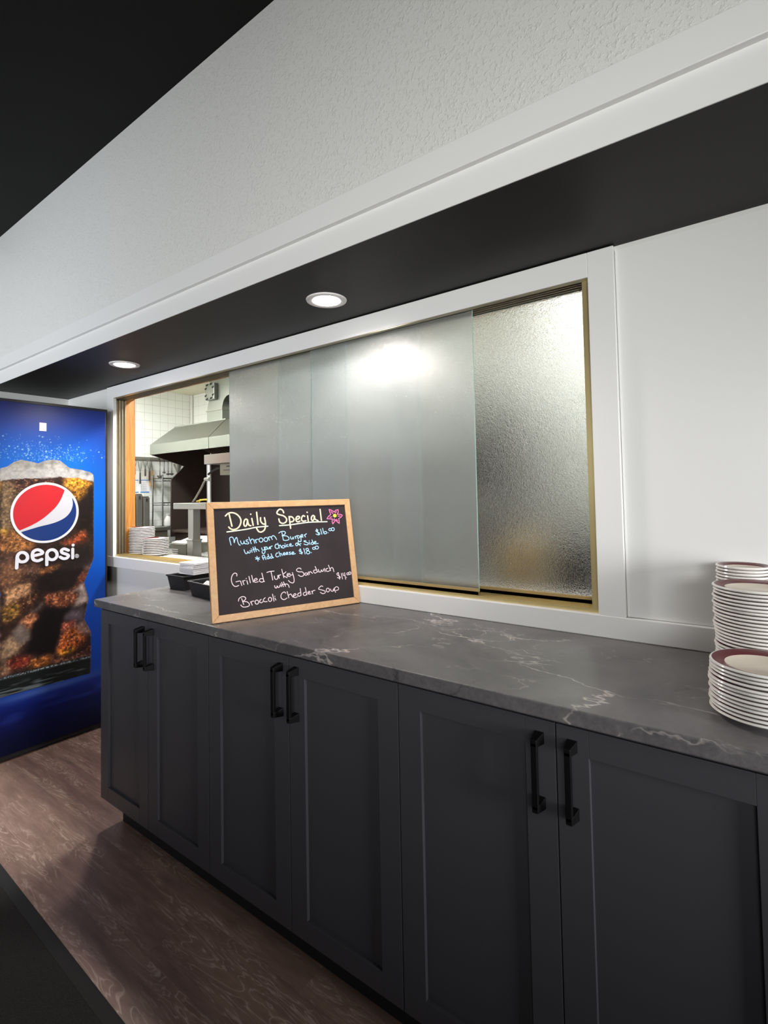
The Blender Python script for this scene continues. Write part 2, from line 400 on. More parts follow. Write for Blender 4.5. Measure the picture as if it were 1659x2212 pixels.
CHALK={"title":[[[737,3513],[772,3311],[806,3108]],[[611,3465],[706,3548],[839,3570],[981,3517],[1093,3390],[1122,3254],[1070,3108],[978,3019],[845,2986],[749,3025],[700,3081]],[[1355,3284],[1304,3327],[1248,3289],[1214,3182],[1235,3093],[1289,3090],[1328,3176],[1348,3271],[1362,3175],[1398,3105],[1451,3089]],[[1502,3339],[1534,3098]],[[1472,3493],[1477,3488]],[[1685,3551],[1703,3124]],[[1813,3353],[1805,3249],[1855,3158],[1915,3120],[1951,3132]],[[1952,3347],[1972,3200],[1965,3035],[1914,2914],[1805,2851],[1711,2877],[1649,2983]],[[2670,3499],[2636,3590],[2539,3634],[2443,3564],[2420,3484],[2507,3433],[2653,3386],[2753,3285],[2735,3172],[2614,3114],[2502,3167],[2470,3281]],[[2860,3353],[2873,3117],[2882,2923]],[[2859,3248],[2883,3336],[2968,3332],[3036,3240],[2988,3169],[2902,3156]],[[3121,3236],[3217,3256],[3257,3320],[3191,3348],[3126,3293],[3110,3204],[3165,3144],[3252,3164]],[[3458,3336],[3400,3364],[3342,3300],[3325,3210],[3381,3158],[3487,3170]],[[3573,3348],[3581,3149]],[[3565,3485],[3571,3478]],[[3852,3312],[3794,3356],[3727,3300],[3710,3210],[3759,3166],[3817,3221],[3835,3321],[3861,3211],[3970,3148]],[[4093,3572],[4106,3158]]],"underline":[[[633,2919],[1255,2971],[1638,3025],[2049,3042]],[[2476,3040],[2893,3051],[3586,3108],[4327,3097]]],"flower":[[[4510,3361],[4480,3456],[4461,3559]],[[4461,3559],[4582,3512],[4659,3449]],[[4659,3449],[4731,3515],[4836,3537]],[[4836,3537],[4831,3434],[4780,3359]],[[4780,3359],[4901,3354],[4991,3316]],[[4991,3316],[4926,3241],[4827,3194]],[[4827,3194],[4831,3108],[4825,3006]],[[4825,3006],[4740,3078],[4683,3157]],[[4683,3157],[4638,3083],[4555,3002]],[[4555,3002],[4539,3104],[4557,3189]],[[4557,3189],[4438,3202],[4338,3207]],[[4338,3207],[4411,3297],[4510,3361]],[[4540,3471],[4598,3400]],[[4753,3463],[4711,3413]],[[4894,3285],[4809,3289]],[[4762,3111],[4734,3164]],[[4607,3135],[4637,3194]],[[4462,3257],[4547,3271]]],"blue":[[[741,2469],[719,2588],[702,2695],[751,2733],[808,2724],[844,2639],[850,2538],[885,2648],[936,2716],[957,2667],[974,2559],[1015,2456],[1049,2448]],[[1064,2589],[1083,2516],[1122,2478],[1171,2510],[1182,2581],[1190,2515],[1222,2471]],[[1321,2608],[1267,2605],[1258,2564],[1327,2524],[1337,2481],[1288,2467],[1247,2487]],[[1356,2695],[1426,2469]],[[1402,2566],[1466,2628],[1513,2595],[1547,2479]],[[1561,2598],[1609,2487]],[[1577,2555],[1616,2601],[1678,2609]],[[1763,2644],[1798,2640],[1826,2618],[1841,2584],[1837,2547],[1816,2516],[1784,2501],[1749,2504],[1721,2526],[1707,2560],[1711,2597],[1731,2628],[1763,2644]],[[1938,2649],[1971,2645],[1998,2624],[2011,2591],[2007,2555],[1988,2525],[1957,2510],[1924,2513],[1897,2534],[1884,2567],[1887,2603],[1907,2633],[1938,2649]],[[2034,2659],[2075,2540]],[[2044,2622],[2098,2673],[2139,2640],[2178,2564]],[[2139,2640],[2207,2697],[2273,2663],[2335,2554]],[[1169,2280],[1188,2201],[1220,2146],[1268,2154],[1296,2217],[1310,2162],[1364,2164],[1374,2223],[1363,2241]],[[1417,2249],[1437,2176]],[[1412,2299],[1417,2294]],[[1478,2346],[1521,2170]],[[1454,2252],[1571,2291]],[[1545,2351],[1582,2189]],[[1562,2244],[1624,2263],[1686,2193]],[[1779,2300],[1787,2239],[1828,2212],[1874,2245]],[[1867,2324],[1886,2244],[1885,2148],[1838,2091],[1791,2119],[1783,2179]],[[1926,2322],[1945,2320],[1961,2306],[1968,2285],[1966,2261],[1954,2242],[1937,2232],[1918,2234],[1902,2248],[1895,2269],[1897,2293],[1909,2312],[1926,2322]],[[1971,2310],[1991,2248],[2036,2257],[2052,2310],[2066,2249]],[[2071,2315],[2097,2240]],[[2082,2290],[2116,2324],[2154,2340]],[[2334,2382],[2304,2394],[2261,2338],[2268,2264],[2329,2235],[2382,2256]],[[1595,2021],[1621,1864]],[[1538,1984],[1673,1913]],[[1677,1972],[1546,1924]],[[1817,1889],[1776,2000],[1803,2034],[1852,2030],[1897,1888]],[[1785,1952],[1884,1961]],[[1984,2067],[2029,1913]],[[1997,1982],[1953,1974],[1943,1926],[1985,1905],[2025,1944]],[[2097,2071],[2149,1933],[2174,1931]],[[2121,1984],[2077,1976],[2062,1935],[2097,1914],[2143,1946]],[[2336,2076],[2305,2081],[2270,2039],[2259,1985],[2307,1945],[2372,1970]],[[2546,2791],[2563,2650],[2577,2517]],[[2429,2776],[2512,2820],[2614,2829],[2675,2783],[2634,2716],[2536,2673],[2687,2663],[2784,2595],[2778,2525],[2674,2497],[2581,2517]],[[2852,2625],[2867,2547],[2918,2537],[2946,2605],[2962,2534]],[[3014,2622],[3044,2543]],[[3026,2586],[3067,2633],[3120,2644]],[[3186,2633],[3126,2637],[3107,2581],[3148,2543],[3205,2596],[3230,2623],[3242,2509],[3227,2425],[3168,2429],[3128,2488]],[[3242,2594],[3321,2632],[3302,2676],[3255,2650],[3256,2586],[3331,2581]],[[3383,2656],[3421,2576]],[[3396,2627],[3430,2675],[3469,2687]],[[3934,2797],[3881,2815],[3846,2773],[3896,2734],[3978,2693],[3989,2642],[3925,2624],[3842,2658]],[[3884,2843],[3948,2623]],[[4038,2828],[4074,2637]],[[4128,2859],[4140,2742],[4170,2653],[4250,2655],[4271,2713],[4218,2737],[4167,2697]],[[4326,2683],[4331,2677]],[[4416,2835],[4443,2833],[4465,2820],[4475,2799],[4472,2777],[4456,2758],[4431,2749],[4403,2751],[4382,2764],[4371,2785],[4374,2808],[4391,2826],[4416,2835]],[[4529,2858],[4560,2856],[4585,2838],[4597,2811],[4593,2780],[4574,2755],[4544,2743],[4513,2745],[4488,2763],[4476,2790],[4480,2821],[4499,2846],[4529,2858]],[[2363,2417],[2409,2246]],[[2396,2302],[2446,2353],[2488,2254]],[[2549,2331],[2572,2329],[2591,2314],[2601,2291],[2598,2266],[2584,2246],[2562,2236],[2538,2239],[2519,2253],[2510,2276],[2513,2301],[2527,2321],[2549,2331]],[[2624,2334],[2647,2263]],[[2625,2385],[2631,2379]],[[2733,2340],[2690,2343],[2679,2295],[2743,2277]],[[2790,2315],[2857,2338],[2838,2375],[2792,2343],[2809,2286],[2926,2292]],[[3057,2379],[3079,2377],[3096,2362],[3104,2339],[3101,2314],[3088,2294],[3068,2283],[3047,2285],[3030,2300],[3022,2323],[3024,2348],[3038,2369],[3057,2379]],[[3189,2414],[3147,2445],[3121,2404],[3144,2332],[3199,2272]],[[3114,2321],[3228,2348]],[[3431,2433],[3379,2444],[3346,2417],[3434,2383],[3506,2343],[3486,2295],[3410,2293],[3338,2326]],[[3547,2383],[3570,2296]],[[3549,2435],[3555,2429]],[[3661,2454],[3716,2307]],[[3684,2373],[3629,2356],[3624,2306],[3676,2288],[3711,2329]],[[3742,2341],[3813,2358],[3794,2395],[3745,2369],[3754,2304],[3894,2309]],[[2382,2118],[2427,1964]],[[2408,2013],[2454,2058],[2495,1979]],[[2534,2024],[2600,2039],[2582,2075],[2537,2051],[2546,1995],[2611,1997]],[[2643,2029],[2702,2045],[2683,2081],[2645,2056],[2648,2001],[2713,2010]],[[2806,2078],[2755,2071],[2781,2035],[2815,2006],[2755,1993]],[[2845,2020],[2927,2041],[2901,2078],[2854,2047],[2872,1990],[2983,2009]],[[3200,2125],[3149,2129],[3138,2088],[3194,2055],[3251,2030],[3218,1991],[3146,2010]],[[3182,2168],[3232,1976]],[[3316,2165],[3350,1966]],[[3466,2161],[3405,2152],[3401,2110],[3480,2069],[3537,2022],[3509,1968],[3433,1967],[3400,2018],[3450,2071],[3499,2110],[3466,2161]],[[3592,1999],[3598,1993]],[[3699,2182],[3728,2179],[3751,2167],[3762,2148],[3760,2129],[3743,2113],[3717,2106],[3689,2108],[3666,2121],[3654,2139],[3657,2159],[3673,2174],[3699,2182]],[[3816,2217],[3849,2214],[3876,2197],[3889,2171],[3885,2144],[3866,2121],[3835,2110],[3802,2114],[3775,2130],[3762,2156],[3765,2184],[3785,2206],[3816,2217]]],"pink":[[[872,1426],[876,1495],[802,1530],[722,1455],[688,1335],[707,1197],[777,1100],[859,1091],[916,1113]],[[833,1238],[972,1251],[997,1193],[1019,1101]],[[1056,1249],[1090,1121]],[[1063,1200],[1084,1246],[1140,1254]],[[1196,1241],[1223,1120]],[[1177,1315],[1182,1309]],[[1275,1372],[1311,1159]],[[1369,1397],[1411,1170]],[[1443,1215],[1544,1232],[1526,1283],[1460,1262],[1442,1201],[1482,1155],[1576,1166]],[[1725,1440],[1772,1181],[1791,1143]],[[1748,1247],[1661,1255],[1621,1196],[1661,1150],[1740,1142],[1772,1181]],[[1901,1444],[2014,1468],[2155,1469]],[[2050,1458],[2088,1169]],[[2150,1298],[2172,1196],[2245,1181],[2281,1256],[2270,1300]],[[2301,1311],[2322,1202]],[[2305,1268],[2338,1308],[2384,1318]],[[2436,1500],[2489,1206]],[[2581,1400],[2466,1302],[2610,1194]],[[2616,1273],[2680,1295],[2660,1341],[2619,1309],[2622,1250],[2720,1226]],[[2714,1336],[2739,1268],[2802,1276]],[[2816,1355],[2854,1169],[2851,1038],[2793,994],[2704,1032],[2648,1096]],[[2140,971],[2156,899],[2208,893],[2228,955],[2268,893],[2323,923],[2318,959]],[[2357,976],[2382,909]],[[2349,1011],[2355,1005]],[[2394,1058],[2449,902]],[[2378,960],[2517,987]],[[2462,1065],[2525,908]],[[2499,961],[2570,982],[2628,947],[2658,857]],[[986,674],[1043,477]],[[878,606],[904,685],[1003,734],[1086,717],[1124,658],[1064,597],[1008,577],[1145,553],[1224,481],[1220,414],[1121,386],[1011,400],[946,469]],[[1277,536],[1326,421]],[[1289,501],[1327,544],[1391,543]],[[1477,562],[1509,557],[1534,536],[1547,504],[1544,470],[1525,443],[1496,431],[1465,436],[1440,457],[1427,489],[1430,523],[1449,549],[1477,562]],[[1642,567],[1597,545],[1586,491],[1634,457],[1694,484]],[[1782,605],[1729,570],[1710,517],[1765,475],[1838,473]],[[1936,596],[1966,591],[1990,570],[2002,538],[1998,504],[1980,476],[1952,463],[1923,468],[1898,490],[1887,522],[1890,556],[1908,583],[1936,596]],[[2044,693],[2078,457]],[[2115,558],[2147,484]],[[2117,617],[2122,610]],[[2514,673],[2465,722],[2371,676],[2333,581],[2371,491],[2459,466],[2546,506]],[[2571,724],[2614,504]],[[2598,585],[2685,624],[2720,585],[2767,507]],[[2791,556],[2885,573],[2858,619],[2802,597],[2788,527],[2839,485],[2925,504]],[[3058,770],[3068,537]],[[3037,627],[2965,607],[2945,552],[2996,509],[3070,551]],[[3248,785],[3287,525]],[[3241,625],[3169,605],[3156,548],[3207,513],[3281,541]],[[3333,586],[3413,598],[3393,637],[3335,614],[3345,548],[3440,544]],[[3481,634],[3511,535]],[[3492,589],[3529,636],[3603,650]],[[3922,747],[3867,775],[3772,719],[3759,669],[3885,625],[3994,568],[3980,510],[3889,499],[3804,553]],[[4097,666],[4129,661],[4155,640],[4167,608],[4163,574],[4142,547],[4112,534],[4080,539],[4055,560],[4043,592],[4047,626],[4067,653],[4097,666]],[[4216,625],[4233,555],[4299,540],[4331,612],[4342,550]],[[4359,639],[4402,484]],[[4376,562],[4366,623],[4457,681],[4536,634],[4521,568],[4426,548]],[[3148,1434],[3128,1473],[3034,1482],[2974,1414],[3055,1355],[3180,1343],[3237,1278],[3215,1207],[3118,1187],[3029,1247]],[[3358,1288],[3294,1287],[3273,1230],[3327,1210],[3371,1258],[3374,1287],[3399,1210]],[[3417,1320],[3448,1228]],[[3429,1274],[3481,1321],[3527,1294],[3564,1253]],[[3692,1488],[3763,1301],[3786,1284]],[[3720,1358],[3639,1358],[3617,1301],[3669,1251],[3746,1288]],[[3803,1373],[3835,1279],[3892,1274],[3924,1346],[3951,1283],[4003,1309],[4008,1361]],[[4052,1387],[4065,1265]],[[4185,1375],[4125,1365],[4110,1298],[4165,1263],[4251,1285]],[[4221,1486],[4284,1282]],[[4275,1351],[4346,1390],[4393,1348],[4414,1231]],[[4595,1168],[4561,1171],[4524,1144],[4544,1096],[4608,1060],[4653,1001],[4608,976],[4534,1006]],[[4588,1184],[4621,936]],[[4712,1141],[4732,932]],[[4772,1143],[4789,1057],[4849,1051]],[[4843,1152],[4859,911]],[[4898,980],[4904,973]],[[4970,1138],[4994,1135],[5013,1123],[5022,1104],[5019,1084],[5005,1069],[4982,1062],[4958,1065],[4939,1077],[4930,1096],[4933,1115],[4947,1131],[4970,1138]],[[5051,1161],[5075,1158],[5094,1143],[5103,1121],[5100,1098],[5085,1079],[5062,1069],[5038,1073],[5019,1087],[5010,1109],[5013,1133],[5028,1152],[5051,1161]]]}
FLOWER_C=(0.4672, 0.3312)
ART={"glass_right":[[-1370,14220],[-1370,9820],[-1440,9640],[-1890,8490],[-1660,7570],[-1880,6410],[-1510,5630],[-1530,3500]],"rim":[[-5910,14860],[-5610,14960],[-5310,15210],[-5000,15340],[-4650,15280],[-4200,15170],[-3870,15340],[-3490,15400],[-3140,15360],[-2680,14970],[-2070,14880],[-1580,14750],[-1400,14600]],"liq":[[-5900,14200],[-5310,14340],[-4040,14380],[-2910,14440],[-1830,14330],[-1370,14170]],"red":[[-2920,13720],[-3100,13250],[-3320,12860],[-3660,12490],[-4060,12150],[-4530,11870],[-5040,11650]],"blue":[[-4970,11560],[-4180,11780],[-3630,11900],[-3250,12020],[-2900,12210],[-2670,12450],[-2540,12730],[-2500,12980],[-2540,13310]],"word":[[[-4960,10500],[-4840,10480],[-4740,10400],[-4680,10280],[-4680,10150],[-4750,10050],[-4850,10010],[-4970,10020],[-5070,10100],[-5130,10220],[-5120,10350],[-5060,10450],[-4960,10500]],[[-5140,10280],[-5160,9720]],[[-4450,10260],[-4000,10350],[-4050,10490],[-4230,10570],[-4410,10490],[-4460,10280],[-4400,10070],[-4210,9980],[-4020,10040]],[[-3590,10500],[-3460,10490],[-3350,10400],[-3290,10270],[-3290,10130],[-3360,10020],[-3470,9960],[-3600,9980],[-3710,10070],[-3770,10200],[-3770,10340],[-3700,10450],[-3590,10500]],[[-3780,10260],[-3780,9720]],[[-2720,10390],[-2930,10490],[-3070,10410],[-3020,10280],[-2830,10190],[-2710,10090],[-2800,9970],[-2970,9960],[-3130,10060]],[[-2500,10440],[-2500,9940]],[[-2480,10660],[-2480,10650]]],"reg":[[[-2300,10130],[-2250,10120],[-2210,10090],[-2190,10040],[-2190,9990],[-2220,9950],[-2260,9930],[-2310,9930],[-2350,9970],[-2370,10010],[-2370,10070],[-2340,10110],[-2300,10130]],[[-2310,9970],[-2300,10090],[-2250,10070],[-2250,10020],[-2300,10020]],[[-2280,10020],[-2240,9960]]],"blobs":[[-5500,12530,720,1430,125,100,70,0.7],[-2220,14140,690,420,225,150,40,0.9],[-2050,13640,550,580,170,110,30,0.6],[-1770,12660,450,1060,25,15,15,0.9],[-2110,11080,540,360,140,60,30,0.8],[-4920,10990,640,290,170,110,60,0.7],[-2920,9710,1080,640,30,20,18,0.8],[-3710,9460,450,250,150,90,45,0.7],[-5600,10180,810,940,95,65,50,0.6],[-5020,8490,670,330,170,125,85,0.85],[-5360,7550,440,380,150,105,45,0.8],[-4010,8570,550,610,20,14,12,0.9],[-3390,7870,810,350,140,75,45,0.8],[-2100,8090,390,360,150,130,120,0.8],[-3540,6410,800,1110,15,8,8,0.95],[-4600,6900,380,290,180,100,65,0.8],[-5010,6300,520,430,110,95,85,0.85],[-2310,5450,680,570,190,90,45,0.85],[-2600,4890,530,200,190,115,40,0.8],[-4920,4900,460,290,130,50,30,0.8],[-4010,4680,550,220,150,85,35,0.7],[-5690,5600,440,690,160,125,95,0.8],[-2320,6840,440,360,90,75,85,0.6],[-2740,6240,330,200,150,60,45,0.7]],"base":[[-5830,4410],[-1510,4320],[-5830,3490],[-1530,3370]],"horizon":[[-5830,3220],[-1430,3260]],"sticker":[[-4160,17350],[-3830,17380],[-4160,16920]],"bgz":[18280,16650,15300,11270,9930,5950,3840,2010,440]}
FACETS=[[[[-5900,14150],[-5410,14220],[-5120,13990],[-5200,13460],[-5370,12960],[-5420,12140],[-5250,11700],[-5890,11740]],[125,100,72],0.5],[[[-5300,14460],[-3580,14550],[-3420,14090],[-4070,13990],[-4690,13720],[-5060,13460],[-5210,13860]],[60,35,28],0.9],[[[-3000,14340],[-2580,14560],[-1980,14430],[-1460,14100],[-1740,13840],[-2610,13770],[-2940,13990]],[225,150,45],0.9],[[[-2680,13770],[-1740,13800],[-1800,13400],[-2140,13040],[-2410,13190]],[150,100,30],1.0],[[[-2280,13050],[-1740,13550],[-1530,14060],[-1420,13990],[-1420,11250],[-1940,11470],[-2270,11310],[-2180,12540]],[26,16,15],0.15],[[[-5890,11740],[-5250,11700],[-4760,11160],[-4290,10920],[-4530,10600],[-5190,10600],[-5880,10540]],[150,95,50],0.7],[[[-5860,11740],[-5670,11760],[-5640,11530],[-5830,11510]],[220,170,60],0.5],[[[-3250,10760],[-1490,10700],[-1450,9710],[-1930,9220],[-3240,9570],[-4040,9740],[-4290,9940]],[34,24,22],0.15],[[[-2670,10990],[-2140,11380],[-1830,11390],[-1760,10910],[-2000,10750],[-2770,10710],[-3060,10810]],[150,65,35],0.8],[[[-1930,9400],[-1450,9710],[-1620,9180],[-1790,9020]],[90,75,75],0.1],[[[-5880,10540],[-5190,10600],[-5210,9810],[-4460,9890],[-4040,9670],[-4160,9270],[-5870,9510]],[92,62,48],0.4],[[[-5870,9980],[-5240,9900],[-4810,9410],[-4950,9070],[-5510,8720],[-5700,8690],[-5870,9100]],[120,80,55],0.4],[[[-4160,9190],[-3240,9440],[-1970,9280],[-1930,8480],[-2590,8150],[-3860,8260],[-4210,7880],[-4190,8750]],[22,14,12],0.15],[[[-4160,9460],[-3680,9640],[-3150,9640],[-3240,9480],[-4040,9240]],[150,90,45],0.8],[[[-2100,8970],[-1590,9410],[-1900,8550],[-2590,8080],[-2330,8470]],[110,55,38],0.5],[[[-5610,7830],[-4540,8300],[-4190,8410],[-4160,8000],[-4680,7530],[-4940,7210],[-5170,7950]],[72,42,26],0.8],[[[-5510,8710],[-4630,8990],[-4520,8840],[-4540,8340],[-5030,8150],[-5610,7830],[-5700,7880],[-5620,8390]],[185,135,95],0.6],[[[-5800,7710],[-5170,7950],[-5000,7750],[-5000,7420],[-5170,7160],[-5530,7040],[-5770,7160]],[150,105,45],0.9],[[[-5850,7080],[-5140,6990],[-4540,7330],[-4150,7660],[-3880,7780],[-4270,7280],[-4940,6880],[-5300,6540],[-5680,6200],[-5850,6110]],[45,28,18],0.2],[[[-4510,7330],[-3910,7750],[-4030,7500],[-4330,7290]],[105,95,92],0.05],[[[-3880,7920],[-3790,8180],[-3080,8130],[-2330,8040],[-2260,7530],[-2920,7330],[-3700,7510]],[125,65,42],0.8],[[[-3850,7500],[-2910,7260],[-2100,7280],[-1790,7300],[-1890,6740],[-1860,6410],[-2910,6450],[-3070,6040],[-3230,5660],[-3380,4900],[-4140,5030],[-4730,5280],[-4500,6290],[-4440,6680],[-4150,7050]],[14,8,8],0.08],[[[-1900,8490],[-1650,7570],[-1690,7430],[-2030,7310],[-2430,7200],[-2230,7670],[-2160,8080],[-2590,8010]],[165,145,135],0.15],[[[-2910,6940],[-1930,7180],[-1820,6660],[-1890,6380],[-2430,6420],[-2910,6590]],[85,70,78],0.12],[[[-4970,6920],[-4540,7230],[-4240,7140],[-4210,6960],[-4390,6800],[-4500,6460],[-4620,6350],[-4820,6590]],[190,115,75],0.7],[[[-5220,6580],[-4970,6890],[-4530,6330],[-4500,5890],[-4900,5790],[-5240,6030],[-5410,6240]],[120,105,95],0.1],[[[-5840,5860],[-5440,6240],[-5210,5990],[-4870,5780],[-5070,5370],[-5570,5240],[-5840,4710]],[165,132,100],0.3],[[[-3040,6270],[-2910,6450],[-2360,6440],[-2390,6240],[-2910,6000]],[160,70,55],0.7],[[[-3040,5790],[-2590,6030],[-1890,6170],[-1820,5220],[-1990,5040],[-2420,4870],[-3060,4750],[-3320,4850],[-3130,5430]],[180,86,40],0.9],[[[-2330,6220],[-1890,6350],[-1500,5650],[-1510,5540],[-1920,5530],[-2260,5890]],[150,115,105],0.3],[[[-3220,4970],[-2420,5040],[-2320,4770],[-3060,4680]],[215,140,45],0.8],[[[-2290,4800],[-1920,5100],[-1510,5140],[-1530,4390],[-2320,4520]],[60,25,18],0.7],[[[-5840,4710],[-5540,5070],[-5290,4680],[-5450,4270],[-5830,4320]],[120,85,65],0.5],[[[-5540,5070],[-4930,5240],[-4490,5060],[-4520,4670],[-5290,4550]],[120,42,28],0.7],[[[-4490,4860],[-3660,4940],[-3470,4620],[-3840,4340],[-4490,4420]],[150,82,35],0.8],[[[-3440,4570],[-2290,4510],[-1530,4350],[-2320,4200],[-3380,4210]],[140,85,65],0.9]]
# ================================================================== the setting
XL, XR, YF = -2.79, 3.4, -5.6
struct(MB().box(XL, XR, YF, 0.0, -0.05, 0.0).build('floor', floor_m))
struct(MB().box(XL - 0.1, XL, YF, 0.0, 0.0, 2.9).build('wall_left', wall_white))
struct(MB().box(XL - 0.1, XR, YF, -0.445, 2.88, 2.98).build('ceiling', black_paint))
w = MB()   # the wall between dining room and kitchen, with the serving opening
OX0, OX1, OZ0, OZ1 = -2.205, 0.70, 0.945, 1.962
w.box(XL, OX0, 0, 0.145, 0, 2.9).box(OX1, XR, 0, 0.145, 0, 2.9).box(OX0, OX1, 0, 0.145, 0, OZ0).box(OX0, OX1, 0, 0.145, OZ1, 2.9)
struct(w.build('wall_back', wall_white))
struct(MB().box(XL, XR, -0.463, -0.445, 2.004, 2.88).build('wall_upper', stucco))
struct(MB().box(XL, XR, -0.463, 0.0, 2.002, 2.02).build('ceiling_soffit', soffit_black))
struct(MB().box(XL, XR, -0.4655, -0.463, 2.0015, 2.09).build('trim_1', trim_white))
struct(MB().box(XL, XR, -0.481, -0.463, 2.076, 2.146).build('trim_2', trim_white, bevel=0.002))
# window casing and the flat band under it
struct(MB().box(0.662, 0.733, -0.02, 0.0, 0.975, 1.998).build('trim_3', trim_white, bevel=0.0015))
struct(MB().box(-2.2, -2.122, -0.02, 0.0, 0.975, 1.998).build('trim_4', trim_white, bevel=0.0015))
struct(MB().box(-2.122, 0.662, -0.02, 0.0, 1.927, 1.998).build('trim_5', trim_white, bevel=0.0015))
struct(MB().box(XL, XR, -0.022, 0.0, 0.9145, 0.975).build('trim_6', trim_white, bevel=0.002))
struct(MB().box(0.734, XR, -0.006, 0.0, 0.976, 1.988).box(0.735, 0.739, -0.0075, -0.006, 0.976, 1.988).build('trim_7', trim_white))
# oak lining of the opening on its kitchen side
struct(MB().box(-2.205, -2.19, 0.071, 0.15, 0.972, 1.95).build('trim_8', oak, bevel=0.001))
struct(MB().box(-2.205, 0.70, 0.071, 0.15, 1.95, 1.962).build('trim_9', oak, bevel=0.001))
struct(MB().box(0.685, 0.70, 0.071, 0.15, 0.972, 1.95).build('trim_10', oak, bevel=0.001))
struct(MB().box(-2.6, 1.0, 0.071, 0.25, 0.945, 0.972).build('trim_11', white_lam, bevel=0.003), 'white laminate inner ledge of the serving opening')

# sliding window: four tracks in a brass frame
TR = [0.009, 0.027, 0.045, 0.063]
FIN = [0.0, 0.018, 0.036, 0.054, 0.0715]
win = bpy.data.objects.new('window_1', None); COL.objects.link(win); win['kind'] = 'structure'; win['label'] = 'brass track frame of the four-pane sliding serving window'
m_ = MB().box(-2.19, 0.69, -0.002, 0.073, 1.946, 1.949)
for y in FIN: m_.box(-2.19, 0.69, y - 0.0015, y + 0.0015, 1.926, 1.946)
m_.box(-2.122, 0.665, -0.018, -0.002, 1.924, 1.9275)
m_.build('head_track', champagne, win)
m_ = MB().box(-2.19, 0.69, -0.004, 0.073, 0.975, 0.978)
for y in FIN: m_.box(-2.19, 0.69, y - 0.0012, y + 0.0012, 0.978, 0.986)
m_.box(-2.122, 0.664, -0.0045, -0.0015, 0.975, 0.984)
m_.build('sill_track', brass, win)
m_ = MB().box(-2.19, -2.187, -0.002, 0.073, 0.978, 1.946)
for y in FIN: m_.box(-2.187, -2.155, y - 0.0015, y + 0.0015, 0.978, 1.946)
m_.build('side_track', champagne, win)
m_ = MB().box(0.687, 0.69, -0.002, 0.073, 0.978, 1.946)
for y in FIN: m_.box(0.66, 0.687, y - 0.0015, y + 0.0015, 0.978, 1.946)
m_.box(0.641, 0.662, -0.003, 0.004, 0.978, 1.946)
m_.build('side_track', brass, win)

def pane(x0, x1, y, label, gm=None):
    t = thing('sliding_glass_pane', label, 'window pane', ((x0 + x1)/2, y, 0.986), 0, 'frosted panes of the serving window')
    hw = (x1 - x0) / 2
    g = MB()
    bm = g.bm
    g.box(-hw, hw, -0.0025, 0.0025, 0.012, 0.953)
    for f in bm.faces:
        f.normal_update()
        if abs(f.normal.x) > 0.9: f.material_index = 1
    g.build('glass', [gm or glass, glass_edge], t)
    MB().box(-hw, hw, -0.0055, -0.0026, 0.0, 0.02).box(-hw, hw, 0.0026, 0.0055, 0.0, 0.02).box(-hw, hw, -0.0055, 0.0055, 0.0, 0.0115).build('bottom_rail', rail_brass, t, bevel=0.0006)
    return t
pane(-0.473, 0.281, TR[0], 'frosted sliding pane in the front track, right half behind the menu board')
pane(-1.05, -0.295, TR[1], 'frosted sliding pane whose left edge borders the open kitchen hatch')
pane(-0.714, 0.041, TR[2], 'frosted sliding pane in the middle, overlapped by both its neighbours')
pane(-0.092, 0.663, TR[3], 'frosted sliding pane at the right end beside the white casing', pebbled)

# kitchen shell
struct(MB().box(-5.4, 3.0, 0.145, 2.65, -0.05, 0.0).build('floor_kitchen', kitchen_floor_m))
struct(MB().box(-5.4, 3.0, 0.145, 2.65, 2.70, 2.8).build('ceiling_kitchen', kitchen_ceil_m))
struct(MB().box(-5.4, -5.3, 0.145, 2.65, 0, 2.7).build('wall_kitchen_left', tile_left))
struct(MB().box(-5.3, 3.0, 2.535, 2.65, 0, 2.7).build('wall_kitchen_back', tile_back))
struct(MB().box(2.9, 3.0, 0.145, 2.535, 0, 2.7).build('wall_kitchen_right', wall_white))
struct(MB().box(-5.4, XL, 0.0, 0.145, 0, 2.8).build('wall_kitchen_front', wall_white))
struct(MB().tube([(-5.28, 2.515, 0), (-5.28, 2.515, 2.7)], 0.018, 10).build('trim_12', white_lam, smooth=True))

# ================================================================== lamps
def downlight(x, y, label):
    t = thing('recessed_ceiling_light', label, 'ceiling light', (x, y, 2.002), 0, 'recessed lights in the black soffit')
    MB().lathe([(0.071, 0.0), (0.0695, -0.004), (0.062, -0.0065), (0.05, -0.004), (0.048, 0.0), (0.048, 0.004), (0.071, 0.004), (0.071, 0.0)], 64).build('trim_ring', lamp_trim, t, smooth=True)
    MB().lathe([(0.0, -0.0125), (0.025, -0.0115), (0.04, -0.008), (0.0475, -0.004), (0.0475, 0.003), (0.0, 0.003)], 64).build('lens', lens_m, t, smooth=True)
    ld = bpy.data.lights.new('downlight', 'SPOT'); ld.energy = 34; ld.color = (1.0, 0.93, 0.88)
    ld.specular_factor = 0.25; ld.spot_size = math.radians(165); ld.spot_blend = 0.6; ld.shadow_soft_size = 0.045
    lo = bpy.data.objects.new('bulb', ld); COL.objects.link(lo); lo.parent = t; lo.location = (0, 0, -0.06)
downlight(-0.167, -0.217, 'round recessed light above the frosted panes')
downlight(-1.565, -0.226, 'round recessed light above the open hatch, nearest the drinks cooler')

